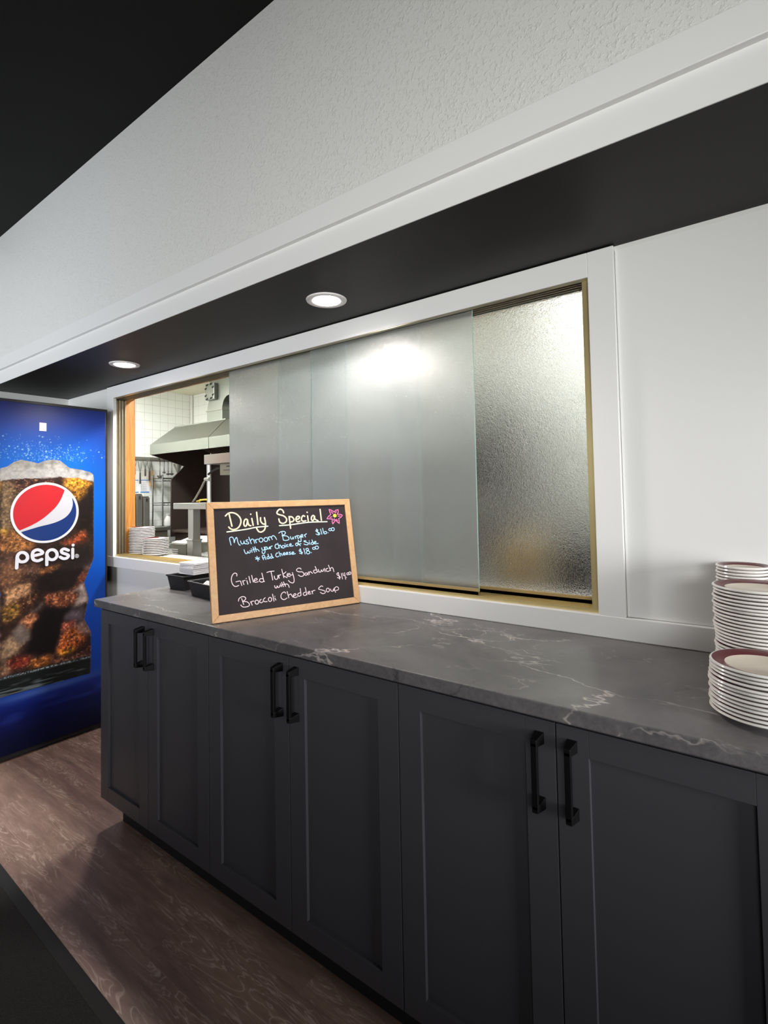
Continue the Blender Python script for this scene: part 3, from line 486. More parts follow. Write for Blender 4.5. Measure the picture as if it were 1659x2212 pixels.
def fluorescent(x, y, label, strength):
    t = thing('fluorescent_fixture', label, 'ceiling light', (x, y, 2.70), 0, 'kitchen ceiling fixtures')
    MB().box(-0.62, 0.62, -0.15, 0.15, -0.05, 0.0).build('housing', lamp_trim, t, bevel=0.004)
    MB().box(-0.6, 0.6, -0.13, 0.13, -0.07, -0.05).build('diffuser', mat('lit_fluorescent_diffuser', (1, 1, 1, 1), 0.4, emit=(0.97, 1.0, 1.0, 1), estr=strength), t, bevel=0.01)
fluorescent(-4.3, 0.85, 'kitchen ceiling fixture over the cook line, out of direct sight', 84)
fluorescent(-1.3, 0.95, 'kitchen ceiling fixture behind the middle panes', 98)
fluorescent(0.45, 2.15, 'kitchen ceiling fixture glowing through the right pane', 13)

# ================================================================== floor mat, cabinets, worktop
t = thing('floor_mat', 'black fibre entrance mat with a rubber edge on the plank floor', 'floor mat', (0, 0, 0))
MB().box(-2.3, 1.2, -2.6, -0.875, 0.0, 0.009).build('pile', mat_fibre, t, bevel=0.003)
MB().prism([(-0.875, 0.0), (-0.838, 0.0), (-0.838, 0.003), (-0.875, 0.007)], 'X', -2.3, 1.2).build('border', mat_edge, t)
t.rotation_euler = (0, 0, -0.022); t.location = (-0.02, -0.02, 0)

YD = -0.521   # face of the doors
def cab_door(parent, x0, x1, hinge_left, label=None):
    z0, z1, fr = 0.122, 0.872, 0.061
    g = MB()
    g.box(x0, x0 + fr, 0, 0.02, z0, z1).box(x1 - fr, x1, 0, 0.02, z0, z1)
    g.box(x0 + fr, x1 - fr, 0, 0.02, z0, z0 + fr - 0.005).box(x0 + fr, x1 - fr, 0, 0.02, z1 - fr + 0.01, z1)
    g.box(x0 + fr - 0.001, x1 - fr + 0.001, 0.009, 0.016, z0 + 0.05, z1 - 0.05)
    d = g.build('door', cab_m, parent, bevel=0.0007)
    hx = x1 - 0.031 if hinge_left else x0 + 0.031
    hb = MB()
    hw = 0.006
    hb.hexa([(hx-hw, -0.034, 0.712), (hx+hw, -0.034, 0.712), (hx+hw, -0.025, 0.712), (hx-hw, -0.025, 0.712), (hx-hw, -0.034, 0.838), (hx+hw, -0.034, 0.838), (hx+hw, -0.025, 0.838), (hx-hw, -0.025, 0.838)])
    for za, zb in ((0.703, 0.722), (0.828, 0.847)):
        hb.hexa([(hx-hw, -0.034, za+.003), (hx+hw, -0.034, za+.003), (hx+0.0098, -0.0005, za-.002), (hx-0.0098, -0.0005, za-.002),
                 (hx-hw, -0.034, zb-.003), (hx+hw, -0.034, zb-.003), (hx+0.0098, -0.0005, zb+.002), (hx-0.0098, -0.0005, zb+.002)])
    hb.build('handle', black_metal, d, bevel=0.0012)
def cabinet(x0, xm, x1, label, end_panel=False):
    t = thing('base_cabinet', label, 'cabinet', (0, YD, 0), 0, 'charcoal shaker cabinets under the worktop')
    c = MB().box(x0 + 0.0005, x1 - 0.0005, 0.021, 0.50, 0.115, 0.882).box(x0 + 0.0005, x1 - 0.0005, 0.003, 0.021, 0.8735, 0.882)
    c.build('body', cab_m, t)
    MB().box(x0 + (0.03 if end_panel else 0), x1, 0.075, 0.45, 0.0, 0.115).build('toe_kick', dark_gap, t)
    cab_door(t, x0 + 0.0015, xm - 0.0012, True)
    cab_door(t, xm + 0.0012, x1 - 0.0015, False)
cabinet(-1.163, -0.797, -0.425, 'charcoal two-door shaker cabinet at the left end, nearest the drinks cooler', True)
cabinet(-0.425, -0.046, 0.332, 'charcoal two-door shaker cabinet second from the left, below the menu board')
cabinet(0.332, 0.709, 1.09, 'charcoal two-door shaker cabinet second from the right, below the bare stone top')
cabinet(1.09, 1.46, 1.85, 'charcoal two-door shaker cabinet at the right end, below the plate stacks')
o = MB().prism([(-1.178, -0.541), (1.88, -0.541), (1.88, -0.0225), (-1.212, -0.0225)], 'Z', 0.8835, 0.914).build('worktop', stone, bevel=0.003, segs=3)
tag(o, 'dark grey veined stone-look worktop running along the wall under the window', 'worktop')

# ================================================================== drinks cooler
CX = -2.1
fr_ = thing('drinks_cooler', 'tall drinks cooler with a blue side printed with a glass of iced cola', 'cooler', (CX, 0, 0))
MB().box(-0.675, -0.003, -0.735, -0.075, 0.036, 1.834).build('body', black_gloss, fr_)
MB().box(-0.678, -0.001, -0.742, -0.0615, 1.834, 1.849).box(-0.678, -0.001, -0.0745, -0.0615, 0.036, 1.834).build('edge_trim', black_gloss, fr_, bevel=0.002)
b = MB().box(-0.66, -0.012, -0.73, -0.07, 0.012, 0.036).build('base', dark_gap, fr_)
for yy in (-0.68, -0.11):
    for xx in (-0.6, -0.05): MB().lathe([(0, 0), (0.018, 0), (0.018, 0.006), (0.008, 0.008), (0.008, 0.03), (0, 0.03)], 16, (xx, yy, 0)).build('foot', grey_steel, fr_, smooth=True)
d = MB().box(-0.672, -0.006, -0.79, -0.742, 0.12, 1.70).build('door', black_gloss, fr_, bevel=0.003)
MB().box(-0.61, -0.07, -0.793, -0.7905, 0.2, 1.62).build('door_glass', clear_glass, d)
MB().box(-0.06, -0.04, -0.83, -0.791, 0.7, 1.2).build('door_handle', black_metal, d, bevel=0.005)
MB().box(-0.672, -0.006, -0.78, -0.742, 1.71, 1.83).build('header_sign', mat('blue_header', rgb(10, 60, 170), 0.3), fr_, bevel=0.003)

def value_noise(y, z, scale, seed):
    rg = np.random.RandomState(seed); N = 256
    lat = rg.rand(N, N)
    a = y*scale + 1000; b = z*scale + 1000
    i = np.floor(a).astype(int); j = np.floor(b).astype(int); fa = a - i; fb = b - j
    fa = fa*fa*(3-2*fa); fb = fb*fb*(3-2*fb)
    L = lambda p, q: lat[p % N, q % N]
    return (L(i,j)*(1-fa)+L(i+1,j)*fa)*(1-fb) + (L(i,j+1)*(1-fa)+L(i+1,j+1)*fa)*fb

def cooler_print():
    y0, y1, z0, z1, st = -0.735, -0.0745, 0.036, 1.834, 0.0023
    ny = int(round((y1-y0)/st)); nz = int(round((z1-z0)/st))
    ys = np.linspace(y0, y1, ny+1); zs = np.linspace(z0, z1, nz+1)
    Y, Z = np.meshgrid(ys, zs); Y = Y.astype(float); Z = Z.astype(float)
    YC = -0.386
    S = np.where(Y < -0.59, 2*YC - Y, Y)      # the print is symmetric about the glass
    zk = [0.036, 0.12, 0.20, 0.29, 0.335, 0.37, 0.45, 0.6, 0.85, 1.05, 1.3, 1.5, 1.6, 1.68, 1.75, 1.834]
    ck = np.array([(0,6,48),(1,9,62),(3,16,88),(8,34,128),(30,70,170),(18,66,178),(8,66,178),(4,70,186),(2,82,200),(2,100,220),(2,116,230),(10,112,222),(14,98,206),(16,78,184),(20,58,160),(22,44,130)], float)
    C = np.stack([np.interp(Z, zk, ck[:, k]) for k in range(3)], -1)
    e = np.clip((np.abs(Y-YC) - 0.16)/0.2, 0, 1)[..., None] * np.clip((Z-1.1)/0.5, 0, 1)[..., None]
    C = C*(1-0.6*e) + np.array((20, 52, 150.))*0.6*e
    n1 = value_noise(Y, Z, 6, 1); n2 = value_noise(Y, Z, 40, 2); n3 = value_noise(Y, Z, 110, 3); n4 = value_noise(Y, Z, 230, 4)
    C *= (0.94 + 0.12*n1)[..., None]
    # streaks of the table under the glass
    m = np.exp(-((Z - 0.31 - 0.02*(Y-YC))/0.018)**2)*np.clip(1-np.abs(Y-YC)/0.42, 0, 1)
    C = C*(1-0.55*m[..., None]) + np.array((120, 150, 215.))*0.55*m[..., None]
    m = np.clip(value_noise(Y*0.25, Z, 45, 9)-0.45, 0, 1)*np.exp(-((Z-0.24)/0.06)**2)*1.2
    C = C*(1-m[..., None]) + np.array((50, 74, 170.))*m[..., None]
    # spray of droplets over the rim
    rg = np.random.RandomState(5)
    for k in range(520):
        cy = YC + rg.normal(0, 0.14); cz = 1.525 + abs(rg.normal(0, 0.055)) + 0.02*rg.rand(); r = 0.0012 + 0.0035*rg.rand()**3
        iy0, iy1 = np.searchsorted(ys, (cy-3*r, cy+3*r)); iz0, iz1 = np.searchsorted(zs, (cz-3*r, cz+3*r))
        if iy1 <= iy0 or iz1 <= iz0: continue
        d2 = ((Y[iz0:iz1, iy0:iy1]-cy)**2 + (Z[iz0:iz1, iy0:iy1]-cz)**2)/(r*r)
        a = (np.clip(1.4-d2, 0, 1)*(0.25+0.6*rg.rand()))[..., None]
        C[iz0:iz1, iy0:iy1] = C[iz0:iz1, iy0:iy1]*(1-a) + np.array((190, 220, 250.))*a
    # the glass
    gr = np.array(ART['glass_right'])/1e4
    order = np.argsort(gr[:, 1])
    redge = np.interp(Z, gr[order, 1], gr[order, 0])
    rim = np.array(ART['rim'])/1e4; liq = np.array(ART['liq'])/1e4
    rimz = np.interp(S, rim[:, 0], rim[:, 1]) - np.clip((S + 0.142)/0.006, 0, 1)*0.03
    liqz = np.interp(S, liq[:, 0], liq[:, 1]) + 0.010*(n2-0.5) + 0.006*(n3-0.5)
    half = redge - YC
    inside = (np.abs(Y - YC) < half) & (Z < rimz) & (Z > 0.332)
    G = np.zeros_like(C) + np.array((48, 30, 24.)); SPK = np.full(Y.shape, 0.35)
    Yd = S + 0.010*(n2-0.5) + 0.006*(n3-0.5); Zd = Z + 0.010*(value_noise(Y, Z, 42, 21)-0.5) + 0.006*(value_noise(Y, Z, 120, 22)-0.5)
    for poly, c_, spk in FACETS:
        P_ = np.array(poly)/1e4; lo, hi = P_.min(0)-0.01, P_.max(0)+0.01
        sel = (Yd > lo[0]) & (Yd < hi[0]) & (Zd > lo[1]) & (Zd < hi[1])
        py_, pz_ = Yd[sel], Zd[sel]; ins = np.zeros(py_.shape, bool); dist = np.full(py_.shape, 9.0)
        for q in range(len(P_)):
            a_, b_ = P_[q], P_[(q+1) % len(P_)]
            if a_[1] != b_[1]:
                ins ^= ((a_[1] > pz_) != (b_[1] > pz_)) & (py_ < (b_[0]-a_[0])*(pz_-a_[1])/(b_[1]-a_[1]) + a_[0])
            t_ = np.clip(((py_-a_[0])*(b_[0]-a_[0]) + (pz_-a_[1])*(b_[1]-a_[1]))/(((b_-a_)**2).sum()+1e-12), 0, 1)
            dist = np.minimum(dist, np.hypot(py_-a_[0]-t_*(b_[0]-a_[0]), pz_-a_[1]-t_*(b_[1]-a_[1])))
        k_ = np.clip(0.5 + np.where(ins, 1, -1)*dist/0.020, 0, 1)*0.9
        G[sel] = G[sel]*(1-k_[:, None]) + np.array(c_, float)*k_[:, None]
        SPK[sel] = SPK[sel]*(1-k_) + spk*k_
    for ax in (0, 1):                                           # soften the facets like an out-of-focus photograph print
        G = sum(np.roll(G, k, ax) for k in range(-4, 5))/9.0
    G = G*1.12*(0.86 + 0.28*n2)[..., None]
    n5 = value_noise(Y, Z, 75, 31)
    sp = np.clip((n3-0.5)*2.0, -1, 1)*0.6 + np.clip((n4-0.5)*2.0, -1, 1)*0.5 + np.clip((n5-0.5)*2.0, -1, 1)*0.5
    G = G*(1 + (0.8*SPK*sp)[..., None])
    br_ = (np.clip((n4*n3 - 0.42)*5, 0, 1)*SPK)[..., None]*np.clip(G.sum(-1, keepdims=True)/200, 0, 1)
    G = G*(1-0.6*br_) + np.array((255, 205, 140.))*0.6*br_
    fo = np.clip((Z - liqz)/0.006 + 0.5, 0, 1)[..., None]     # foam
    foam = np.array((222, 218, 214.)) * (0.86 + 0.14*n3 - 0.35*np.clip(n4-0.68, 0, 1) - 0.25*np.clip(n2-0.6, 0, 1))[..., None]
    ice = np.clip((Z - 1.487 + 0.004*n2)/0.006, 0, 1)[..., None]*np.clip(1.2 - n1*1.2, 0.2, 0.8)[..., None]
    foam = foam*(1-ice) + np.array((176, 168, 146.))*ice*(0.8+0.3*n3)[..., None]
    foam = foam*(1 - 0.25*np.exp(-((Z-rimz+0.012)/0.012)**2)[..., None]*n2[..., None])
    G = G*(1-fo) + foam*fo
    bz = 0.345 + 0.09*np.clip(1, 0, 1)                          # thick glass foot
    bb = np.clip((0.437 + 0.01*(n3-.5) - Z)/0.008, 0, 1)[..., None]
    foot = np.array((22, 26, 24.)) + (190*np.exp(-((Z-0.425)/0.006)**2)*np.clip(n4*1.6-0.3, 0, 1) + 120*np.clip(value_noise(Y*0.12, Z, 160, 12)-0.5, 0, 1)*np.clip((0.40-Z)/0.04, 0, 1)*2)[..., None]*np.array((0.92, 0.95, 1.0))
    G = G*(1-bb) + foot*bb
    ed = np.clip(1 - (half - np.abs(Y-YC))/0.006, 0, 1)[..., None]*0.55
    G = G*(1-ed) + np.array((150, 130, 130.))*ed*(0.5+n3[..., None])*0.9 + G*ed*0.1
    C = np.where(inside[..., None], G, C)
    C = np.clip(C*0.82, 0, 255)/255.0
    lin_ = np.where(C <= 0.04045, C/12.92, ((C+0.055)/1.055)**2.4)
    nv = (ny+1)*(nz+1)
    co = np.zeros((nz+1, ny+1, 3)); co[..., 1] = Y; co[..., 2] = Z; co[..., 0] = -0.0005
    idx = np.arange(nv).reshape(nz+1, ny+1)
    quads = np.stack([idx[:-1, :-1], idx[:-1, 1:], idx[1:, 1:], idx[1:, :-1]], -1).reshape(-1, 4)
    me = bpy.data.meshes.new('side_panel')
    me.vertices.add(nv); me.vertices.foreach_set('co', co.ravel())
    me.loops.add(quads.size); me.loops.foreach_set('vertex_index', quads.ravel().astype(np.int32))
    me.polygons.add(len(quads)); me.polygons.foreach_set('loop_start', (np.arange(len(quads))*4).astype(np.int32))
    me.update(calc_edges=True)
    at = me.color_attributes.new('print', 'FLOAT_COLOR', 'POINT')
    col = np.ones((nv, 4)); col[:, :3] = lin_.reshape(-1, 3)
    at.data.foreach_set('color', col.ravel())
    pm = mat('printed_cooler_vinyl', (0.1, 0.2, 0.7, 1), 0.36, spec=0.28)
    n, l, p = nodes(pm); a = n.new('ShaderNodeVertexColor'); a.layer_name = 'print'; l.new(a.outputs['Color'], p.inputs['Base Color'])
    me.materials.append(pm)
    o = bpy.data.objects.new('side_panel', me); COL.objects.link(o); o.parent = fr_
    o['label'] = 'blue printed side with a glass of iced cola'
    return o
panel = cooler_print()
def on_panel(u, v, hgt): return (hgt, u, v)
# round emblem
EC, ER = (-0.3825, 1.2525), 0.163
white_vinyl = mat('white_vinyl', rgb(216, 214, 220), 0.35); red_vinyl = mat('red_vinyl', rgb(184, 24, 34), 0.35); navy_vinyl = mat('navy_vinyl', rgb(0, 40, 104), 0.35)
silver_vinyl = mat('pale_grey_vinyl', rgb(190, 188, 194), 0.35)
e = MB()
def disc(r, x, mi):
    e.mi = mi
    vs = [e.bm.verts.new((x, EC[0]+r*math.cos(2*PI*k/96), EC[1]+r*math.sin(2*PI*k/96))) for k in range(96)]
    e.face(vs)
    return vs
A = disc(ER, 0.0012, 0); B_ = [e.bm.verts.new((0.0, v_.co.y, v_.co.z)) for v_ in A]
for k in range(96): e.face([A[k], B_[k], B_[(k+1) % 96], A[(k+1) % 96]])
RI = ER*0.925
def region(curve, mi, upper):
    """part of the inner disc cut off by a curve that runs from rim to rim"""
    c = smooth_line([np.array(q)/1e4 for q in curve], 6)
    pts = []
    for q in c:
        d = q - np.array(EC); L_ = np.linalg.norm(d)
        pts.append(np.array(EC) + d*min(1, RI/L_))
    a0 = math.atan2(*(c[-1]-np.array(EC))[::-1]); a1 = math.atan2(*(c[0]-np.array(EC))[::-1])
    if upper:    # go clockwise over the top from the lower left to the upper right
        while a0 < a1: a0 += 2*PI
        if a0 - a1 > 2*PI: a0 -= 2*PI
    else:        # and anticlockwise through the bottom for the lower field
        while a1 < a0: a1 += 2*PI
        if a1 - a0 > 2*PI: a1 -= 2*PI
    arc = [np.array(EC) + RI*np.array((math.cos(a), math.sin(a))) for a in np.linspace(a0, a1, 60)]
    e.mi = mi
    e.face([e.bm.verts.new((0.0018, q[0], q[1])) for q in pts + arc[1:-1]])
disc(RI, 0.0015, 3)
region(ART['red'], 1, True)
region([ART['blue'][::-1], ART['blue']][1][::-1], 2, False)
me_ = e.build('emblem', [white_vinyl, red_vinyl, navy_vinyl, silver_vinyl], fr_)
me_['label'] = 'round red, white and navy emblem with a white ring'
g = MB()
for i_, s in enumerate(ART['word']): stroke(g, smooth_line([np.array(q)/1e4 for q in s], 4), 0.0155, on_panel, 0.0016 + i_*0.0001)
for i_, s in enumerate(ART['reg']): stroke(g, smooth_line([np.array(q)/1e4 for q in s], 4), 0.0022, on_panel, 0.0016 + i_*0.0001)
o = g.build('lettering', white_vinyl, fr_); o['label'] = 'white lower-case brand lettering under the emblem'
MB().box(0.0, 0.0014, -0.4165, -0.3825, 1.693, 1.738).build('sticker', white_vinyl, fr_, bevel=0.0012)['label'] = 'small white rounded sticker'

# ================================================================== menu board
UX, UY = 0.37396834, 0.92744147
bd = thing('menu_board', 'framed black chalkboard with the handwritten daily special, standing on the worktop', 'menu board', (-0.391, -0.529, 0.9172), math.atan2(UY, UX))
SA, CA = math.sin(math.radians(11)), math.cos(math.radians(11))
def on_board(u, v, hgt): return (u, v*SA - hgt*CA, v*CA + hgt*SA)
def board_prism(poly, h0, h1, mb):
    A = [mb.bm.verts.new(on_board(u, v, h1)) for u, v in poly]; B = [mb.bm.verts.new(on_board(u, v, h0)) for u, v in poly]
    mb.face(A); mb.face(B[::-1])
    for i in range(len(poly)): mb.face([A[i], B[i], B[(i+1) % len(poly)], A[(i+1) % len(poly)]])
BW, BH, BF = 0.535, 0.394, 0.0225
g = MB(); board_prism([(BF-.002, BF-.002), (BW-BF+.002, BF-.002), (BW-BF+.002, BH-BF+.002), (BF-.002, BH-BF+.002)], -0.009, -0.004, g)
g.build('slate', chalkboard, bd)
for name, poly in (('bottom', [(0, 0), (BW, 0), (BW-BF, BF), (BF, BF)]), ('top', [(0, BH), (BF, BH-BF), (BW-BF, BH-BF), (BW, BH)]), ('l', [(0, 0), (BF, BF), (BF, BH-BF), (0, BH)]), ('r', [(BW, 0), (BW, BH), (BW-BF, BH-BF), (BW-BF, BF)])):
    k = 0.0004
    g = MB(); board_prism(poly, -0.015, 0.0, g); g.build('frame_rail', pine, bd, bevel=0.0015)
for uu in (0.14, 0.40):   # rear struts
    a_ = on_board(uu, 0.30, -0.0155)
    MB().tube([a_, (a_[0], a_[1] + 0.085, 0.004)], 0.004, 8).build('rear_strut', pine, bd)
def chalk(key, w, name, m, label, pick=None):
    g = MB()
    for i_, s in enumerate(CHALK[key] if pick is None else CHALK[key][pick[0]:pick[1]]):
        pts = [np.array(q)/1e4 for q in s]
        stroke(g, smooth_line(pts, 4) if len(pts) > 2 and key != 'flower' else pts, w, lambda u, v, hh: on_board(u, v, hh - 0.0039), 0.0003 + (i_ % 6)*0.00005)
    o = g.build(name, m, bd); o['label'] = label
    return o
cream_chalk = mat('cream_chalk', rgb(255, 226, 190), 0.8)
chalk('title', 0.0049, 'title_word', cream_chalk, 'first word of the cream chalk title', (0, 8))
chalk('title', 0.0049, 'title_word', cream_chalk, 'second word of the cream chalk title', (8, 99))
chalk('underline', 0.0040, 'title_underline', mat('green_white_chalk', rgb(236, 250, 214), 0.8), 'pale green chalk underlines')
chalk('blue', 0.0028, 'blue_lettering', mat('blue_chalk', rgb(176, 218, 255), 0.8), 'light blue chalk lettering')
chalk('pink', 0.0026, 'pink_lettering', mat('pink_white_chalk', rgb(236, 214, 222), 0.8), 'pinkish white chalk lettering')
fo_ = chalk('flower', 0.0030, 'flower_drawing', mat('pink_chalk', rgb(255, 120, 176), 0.8), 'pink chalk flower')
g = MB(); vs = [(FLOWER_C[0]+0.0075*math.cos(2*PI*k/24), FLOWER_C[1]+0.0065*math.sin(2*PI*k/24)) for k in range(24)]
board_prism(vs, -0.0039, -0.0033, g); g.build('flower_centre', mat('yellow_chalk', rgb(240, 240, 70), 0.8), fo_)

# ================================================================== plates
def plate_mesh(r, pitch):
    """maroon-banded plate: foot, flared wall, rim"""
    q = r/0.084
    th = 0.0045
    prof = [(0.0, 0.0025), (0.040*q, 0.0025), (0.042*q, 0.0), (0.046*q, 0.0), (0.048*q, 0.003), (0.06*q, 0.006), (r-0.002, 0.0115), (r, 0.0135), (r-0.0012, 0.0158), (r-0.004, 0.0162), (0.060*q, 0.0108), (0.054*q, 0.0067), (0.0, 0.0062)]
    mats = [0, 0, 0, 0, 0, 0, 0, 0, 0, 1, 2, 2]
    g = MB(); g.lathe(prof, 72, mats=mats)
    bmesh.ops.recalc_face_normals(g.bm, faces=g.bm.faces[:])
    me = bpy.data.meshes.new('plate'); g.bm.to_mesh(me); g.bm.free()
    for x in (ceramic, maroon, cream): me.materials.append(x)
    for p_ in me.polygons: p_.use_smooth = True
    try: me.set_sharp_from_angle(angle=math.radians(50))
    except Exception: pass
    return me
def plate_stack(name, x, y, z, r, count, pitch, where, group, jitter=0.0018, seed=1):
    me = plate_mesh(r, pitch); rg = random.Random(seed)
    for i in range(count):
        o = bpy.data.objects.new(name, me); COL.objects.link(o)
        o.location = (x + rg.uniform(-jitter, jitter), y + rg.uniform(-jitter, jitter), z + i*pitch)
        o.rotation_euler = (0, 0, rg.uniform(0, 6))
        k = count - 1 - i
        tag(o, ('%s plate from the top of %s' % (ORD[k], where)) if k else ('topmost maroon-banded plate of %s' % where), 'plate', group)
plate_stack('dinner_plate', 1.041, -0.390, 0.9142, 0.084, 13, 0.00685, 'the front stack at the right edge of the worktop', 'front stack of plates on the worktop', 0.0022, 3)
plate_stack('dinner_plate', 1.034, -0.2165, 0.9142, 0.0815, 28, 0.0070, 'the middle stack at the right edge of the worktop', 'middle stack of plates on the worktop', 0.0022, 4)
plate_stack('saucer', 1.003, -0.0795, 0.9142, 0.0545, 31, 0.0071, 'the small rear stack by the white wall', 'rear stack of small plates on the worktop', 0.001, 5)
plate_stack('dinner_plate', -2.112, 0.151, 0.9725, 0.0745, 17, 0.0095, 'the taller stack on the hatch ledge', 'taller plate stack on the hatch ledge', 0.0012, 6)
plate_stack('dinner_plate', -1.957, 0.156, 0.9725, 0.0742, 10, 0.0100, 'the shorter stack on the hatch ledge', 'shorter plate stack on the hatch ledge', 0.0012, 7)

# ================================================================== baskets and napkins
def basket(w_, d_, h_, name, loc, rz, label):
    t = thing('plastic_basket', label, 'basket', loc, rz, 'black baskets beside the menu board')
    g = MB(); tp = 1.13; th = 0.003
    def ring(k, z): return [(-w_/2*k, -d_/2*k, z), (w_/2*k, -d_/2*k, z), (w_/2*k, d_/2*k, z), (-w_/2*k, d_/2*k, z)]
    rows = 12; levels = []
    for i in range(rows+1):
        f = i/rows; k = 1 + (tp-1)*f
        levels.append([g.bm.verts.new(p_) for p_ in ring(k, h_*f)])
        if i < rows:
            levels.append([g.bm.verts.new(p_) for p_ in ring(k + 0.022, h_*(f + 0.5/rows))])
    for A, B in zip(levels, levels[1:]):
        for i in range(4): g.face([A[i], A[(i+1) % 4], B[(i+1) % 4], B[i]])
    inner = [[g.bm.verts.new((p_[0]*0.95, p_[1]*0.95, p_[2])) for p_ in ring(tp, h_)], [g.bm.verts.new((p_[0]*0.94, p_[1]*0.94, 0.004)) for p_ in ring(1, 0)]]
    for i in range(4):
        g.face([levels[-1][i], levels[-1][(i+1) % 4], inner[0][(i+1) % 4], inner[0][i]])
        g.face([inner[0][i], inner[0][(i+1) % 4], inner[1][(i+1) % 4], inner[1][i]])
    g.face(inner[1]); g.face(levels[0][::-1])
    g.build('body', black_plastic, t)
    a, b_ = w_/2*tp + 0.002, d_/2*tp + 0.002
    MB().tube([(-a, -b_, h_), (a, -b_, h_), (a, b_, h_), (-a, b_, h_), (-a, -b_, h_)], 0.004, 8).build('rim', black_plastic, t, smooth=True)
    return t
basket(0.115, 0.17, 0.060, 'a', (-1.075, -0.150, 0.914), 0.0, 'black plastic basket under the white napkin pile, nearest the open hatch')
basket(0.20, 0.13, 0.056, 'b', (-0.795, -0.222, 0.914), -0.12, 'black plastic basket of white packets tucked behind the menu board')
for i in range(6):
    k = 5 - i
    g = MB(); z = 0.0015*0 
    ph = 0.0085
    g.box(-0.058, 0.058, -0.085, 0.085, 0.0, ph*0.46).box(-0.0585, 0.056, -0.084, 0.085, ph*0.5, ph*0.94)
    o = g.build('paper_napkin_pack', paper, bevel=0.0016)
    o.location = (-1.048 + random.uniform(-.002, .002), -0.125 + random.uniform(-.002, .002), 0.979 + i*ph); o.rotation_euler = (0, 0, random.uniform(-.03, .03))
    tag(o, '%s folded white napkin of the pile resting on the left basket' % ORD[k].capitalize(), 'napkin', 'white napkins on the basket')
pk = [(-0.86, -0.21, 0.952, 0.5, 0.3), (-0.81, -0.235, 0.955, -0.4, 0.5), (-0.835, -0.185, 0.962, 1.0, -0.3), (-0.775, -0.20, 0.958, 0.1, 0.4), (-0.79, -0.25, 0.955, 0.9, 0.6), (-0.745, -0.225, 0.957, -0.7, 0.35)]
for i, (x, y, z, rz, tl) in enumerate(pk):
    g = MB().box(-0.028, 0.028, -0.017, 0.017, -0.0015, 0.0015); g.box(-0.032, -0.028, -0.017, 0.017, -0.0004, 0.0004).box(0.028, 0.032, -0.017, 0.017, -0.0004, 0.0004)
    o = g.build('paper_packet', paper, bevel=0.0006); o.location = (x, y, z); o.rotation_euler = (tl, 0.25*(-1)**i, rz)
    tag(o, 'small white paper packet lying loose in the basket behind the menu board', 'packet', 'white packets in the basket')

# ================================================================== kitchen seen through the hatch
# --- hood over the cook line
hd = thing('range_hood', 'stainless range hood with sloped front hanging over the cook line', 'range hood', (0, 0, 0))
HX0, HX1 = -4.86, -0.55
g = MB()   # front band and sloping canopy
g.prism([(1.70, 1.825), (1.72, 1.825), (1.72, 1.935), (1.92, 2.135), (2.5, 2.15), (2.5, 2.165), (1.915, 2.152), (1.70, 1.943)], 'X', -3.695, HX1)
g.build('canopy', hood_steel, hd, bevel=0.002)
g = MB()
A = [(HX0, 1.70, 1.943), (-3.70, 1.70, 1.943), (-3.70, 1.915, 2.152), (-4.70, 1.915, 2.152)]
B = [(HX0, 1.72, 1.925), (-3.70, 1.72, 1.925), (-3.70, 1.92, 2.13), (-4.70, 1.92, 2.13)]
va = [g.bm.verts.new(q) for q in A]; vb = [g.bm.verts.new(q) for q in B]
g.face(va); g.face(vb[::-1])
for i in range(4): g.face([va[i], vb[i], vb[(i+1) % 4], va[(i+1) % 4]])
g.box(HX0, -3.70, 1.70, 1.72, 1.825, 1.942)
e1 = [(HX0, 1.70, 1.943), (-4.70, 1.915, 2.152), (-4.70, 2.5, 2.165), (HX0, 2.5, 1.943)]
f1 = [g.bm.verts.new(q) for q in e1]; g.face(f1)
f2 = [g.bm.verts.new((q[0]+0.02, q[1], q[2]-0.015)) for q in e1]; g.face(f2[::-1])
g.prism([(-4.70, 1.915), (-3.70, 1.915), (-3.70, 2.5), (-4.70, 2.5)], 'Z', 2.152, 2.165)
g.build('canopy_end', hood_steel, hd)
MB().box(-3.7005, -3.6945, 1.697, 1.70, 1.825, 1.945).prism([(1.697, 1.945), (1.70, 1.943), (1.915, 2.152), (1.912, 2.156)], 'X', -3.7005, -3.6945).build('seam_strip', grey_steel, hd)
MB().prism([(1.705, 1.824), (2.13, 1.70), (1.955, 1.53), (1.95, 0.84), (2.5, 0.84), (2.5, 1.94), (1.705, 1.94)], 'X', -4.855, -4.835).build('side_skirt', dark_steel, hd)
MB().box(-4.83, HX1, 2.505, 2.53, 0.9, 1.95).build('back_panel', dark_steel, hd)
for i in range(6):
    x = -4.2 + i*0.56
    g = MB()
    for k in range(9):
        xx = x + 0.03 + k*0.055
        g.hexa([(xx, 1.95, 1.86), (xx+.03, 1.95, 1.86), (xx+.03, 2.45, 1.66), (xx, 2.45, 1.66), (xx, 1.945, 1.875), (xx+.03, 1.945, 1.875), (xx+.03, 2.445, 1.675), (xx, 2.445, 1.675)])
    g.hexa([(x, 1.96, 1.876), (x+.53, 1.96, 1.876), (x+.53, 2.46, 1.676), (x, 2.46, 1.676), (x, 1.955, 1.885), (x+.53, 1.955, 1.885), (x+.53, 2.455, 1.685), (x, 2.455, 1.685)])
    g.build('grease_filter', grey_steel if i else dark_steel, hd)
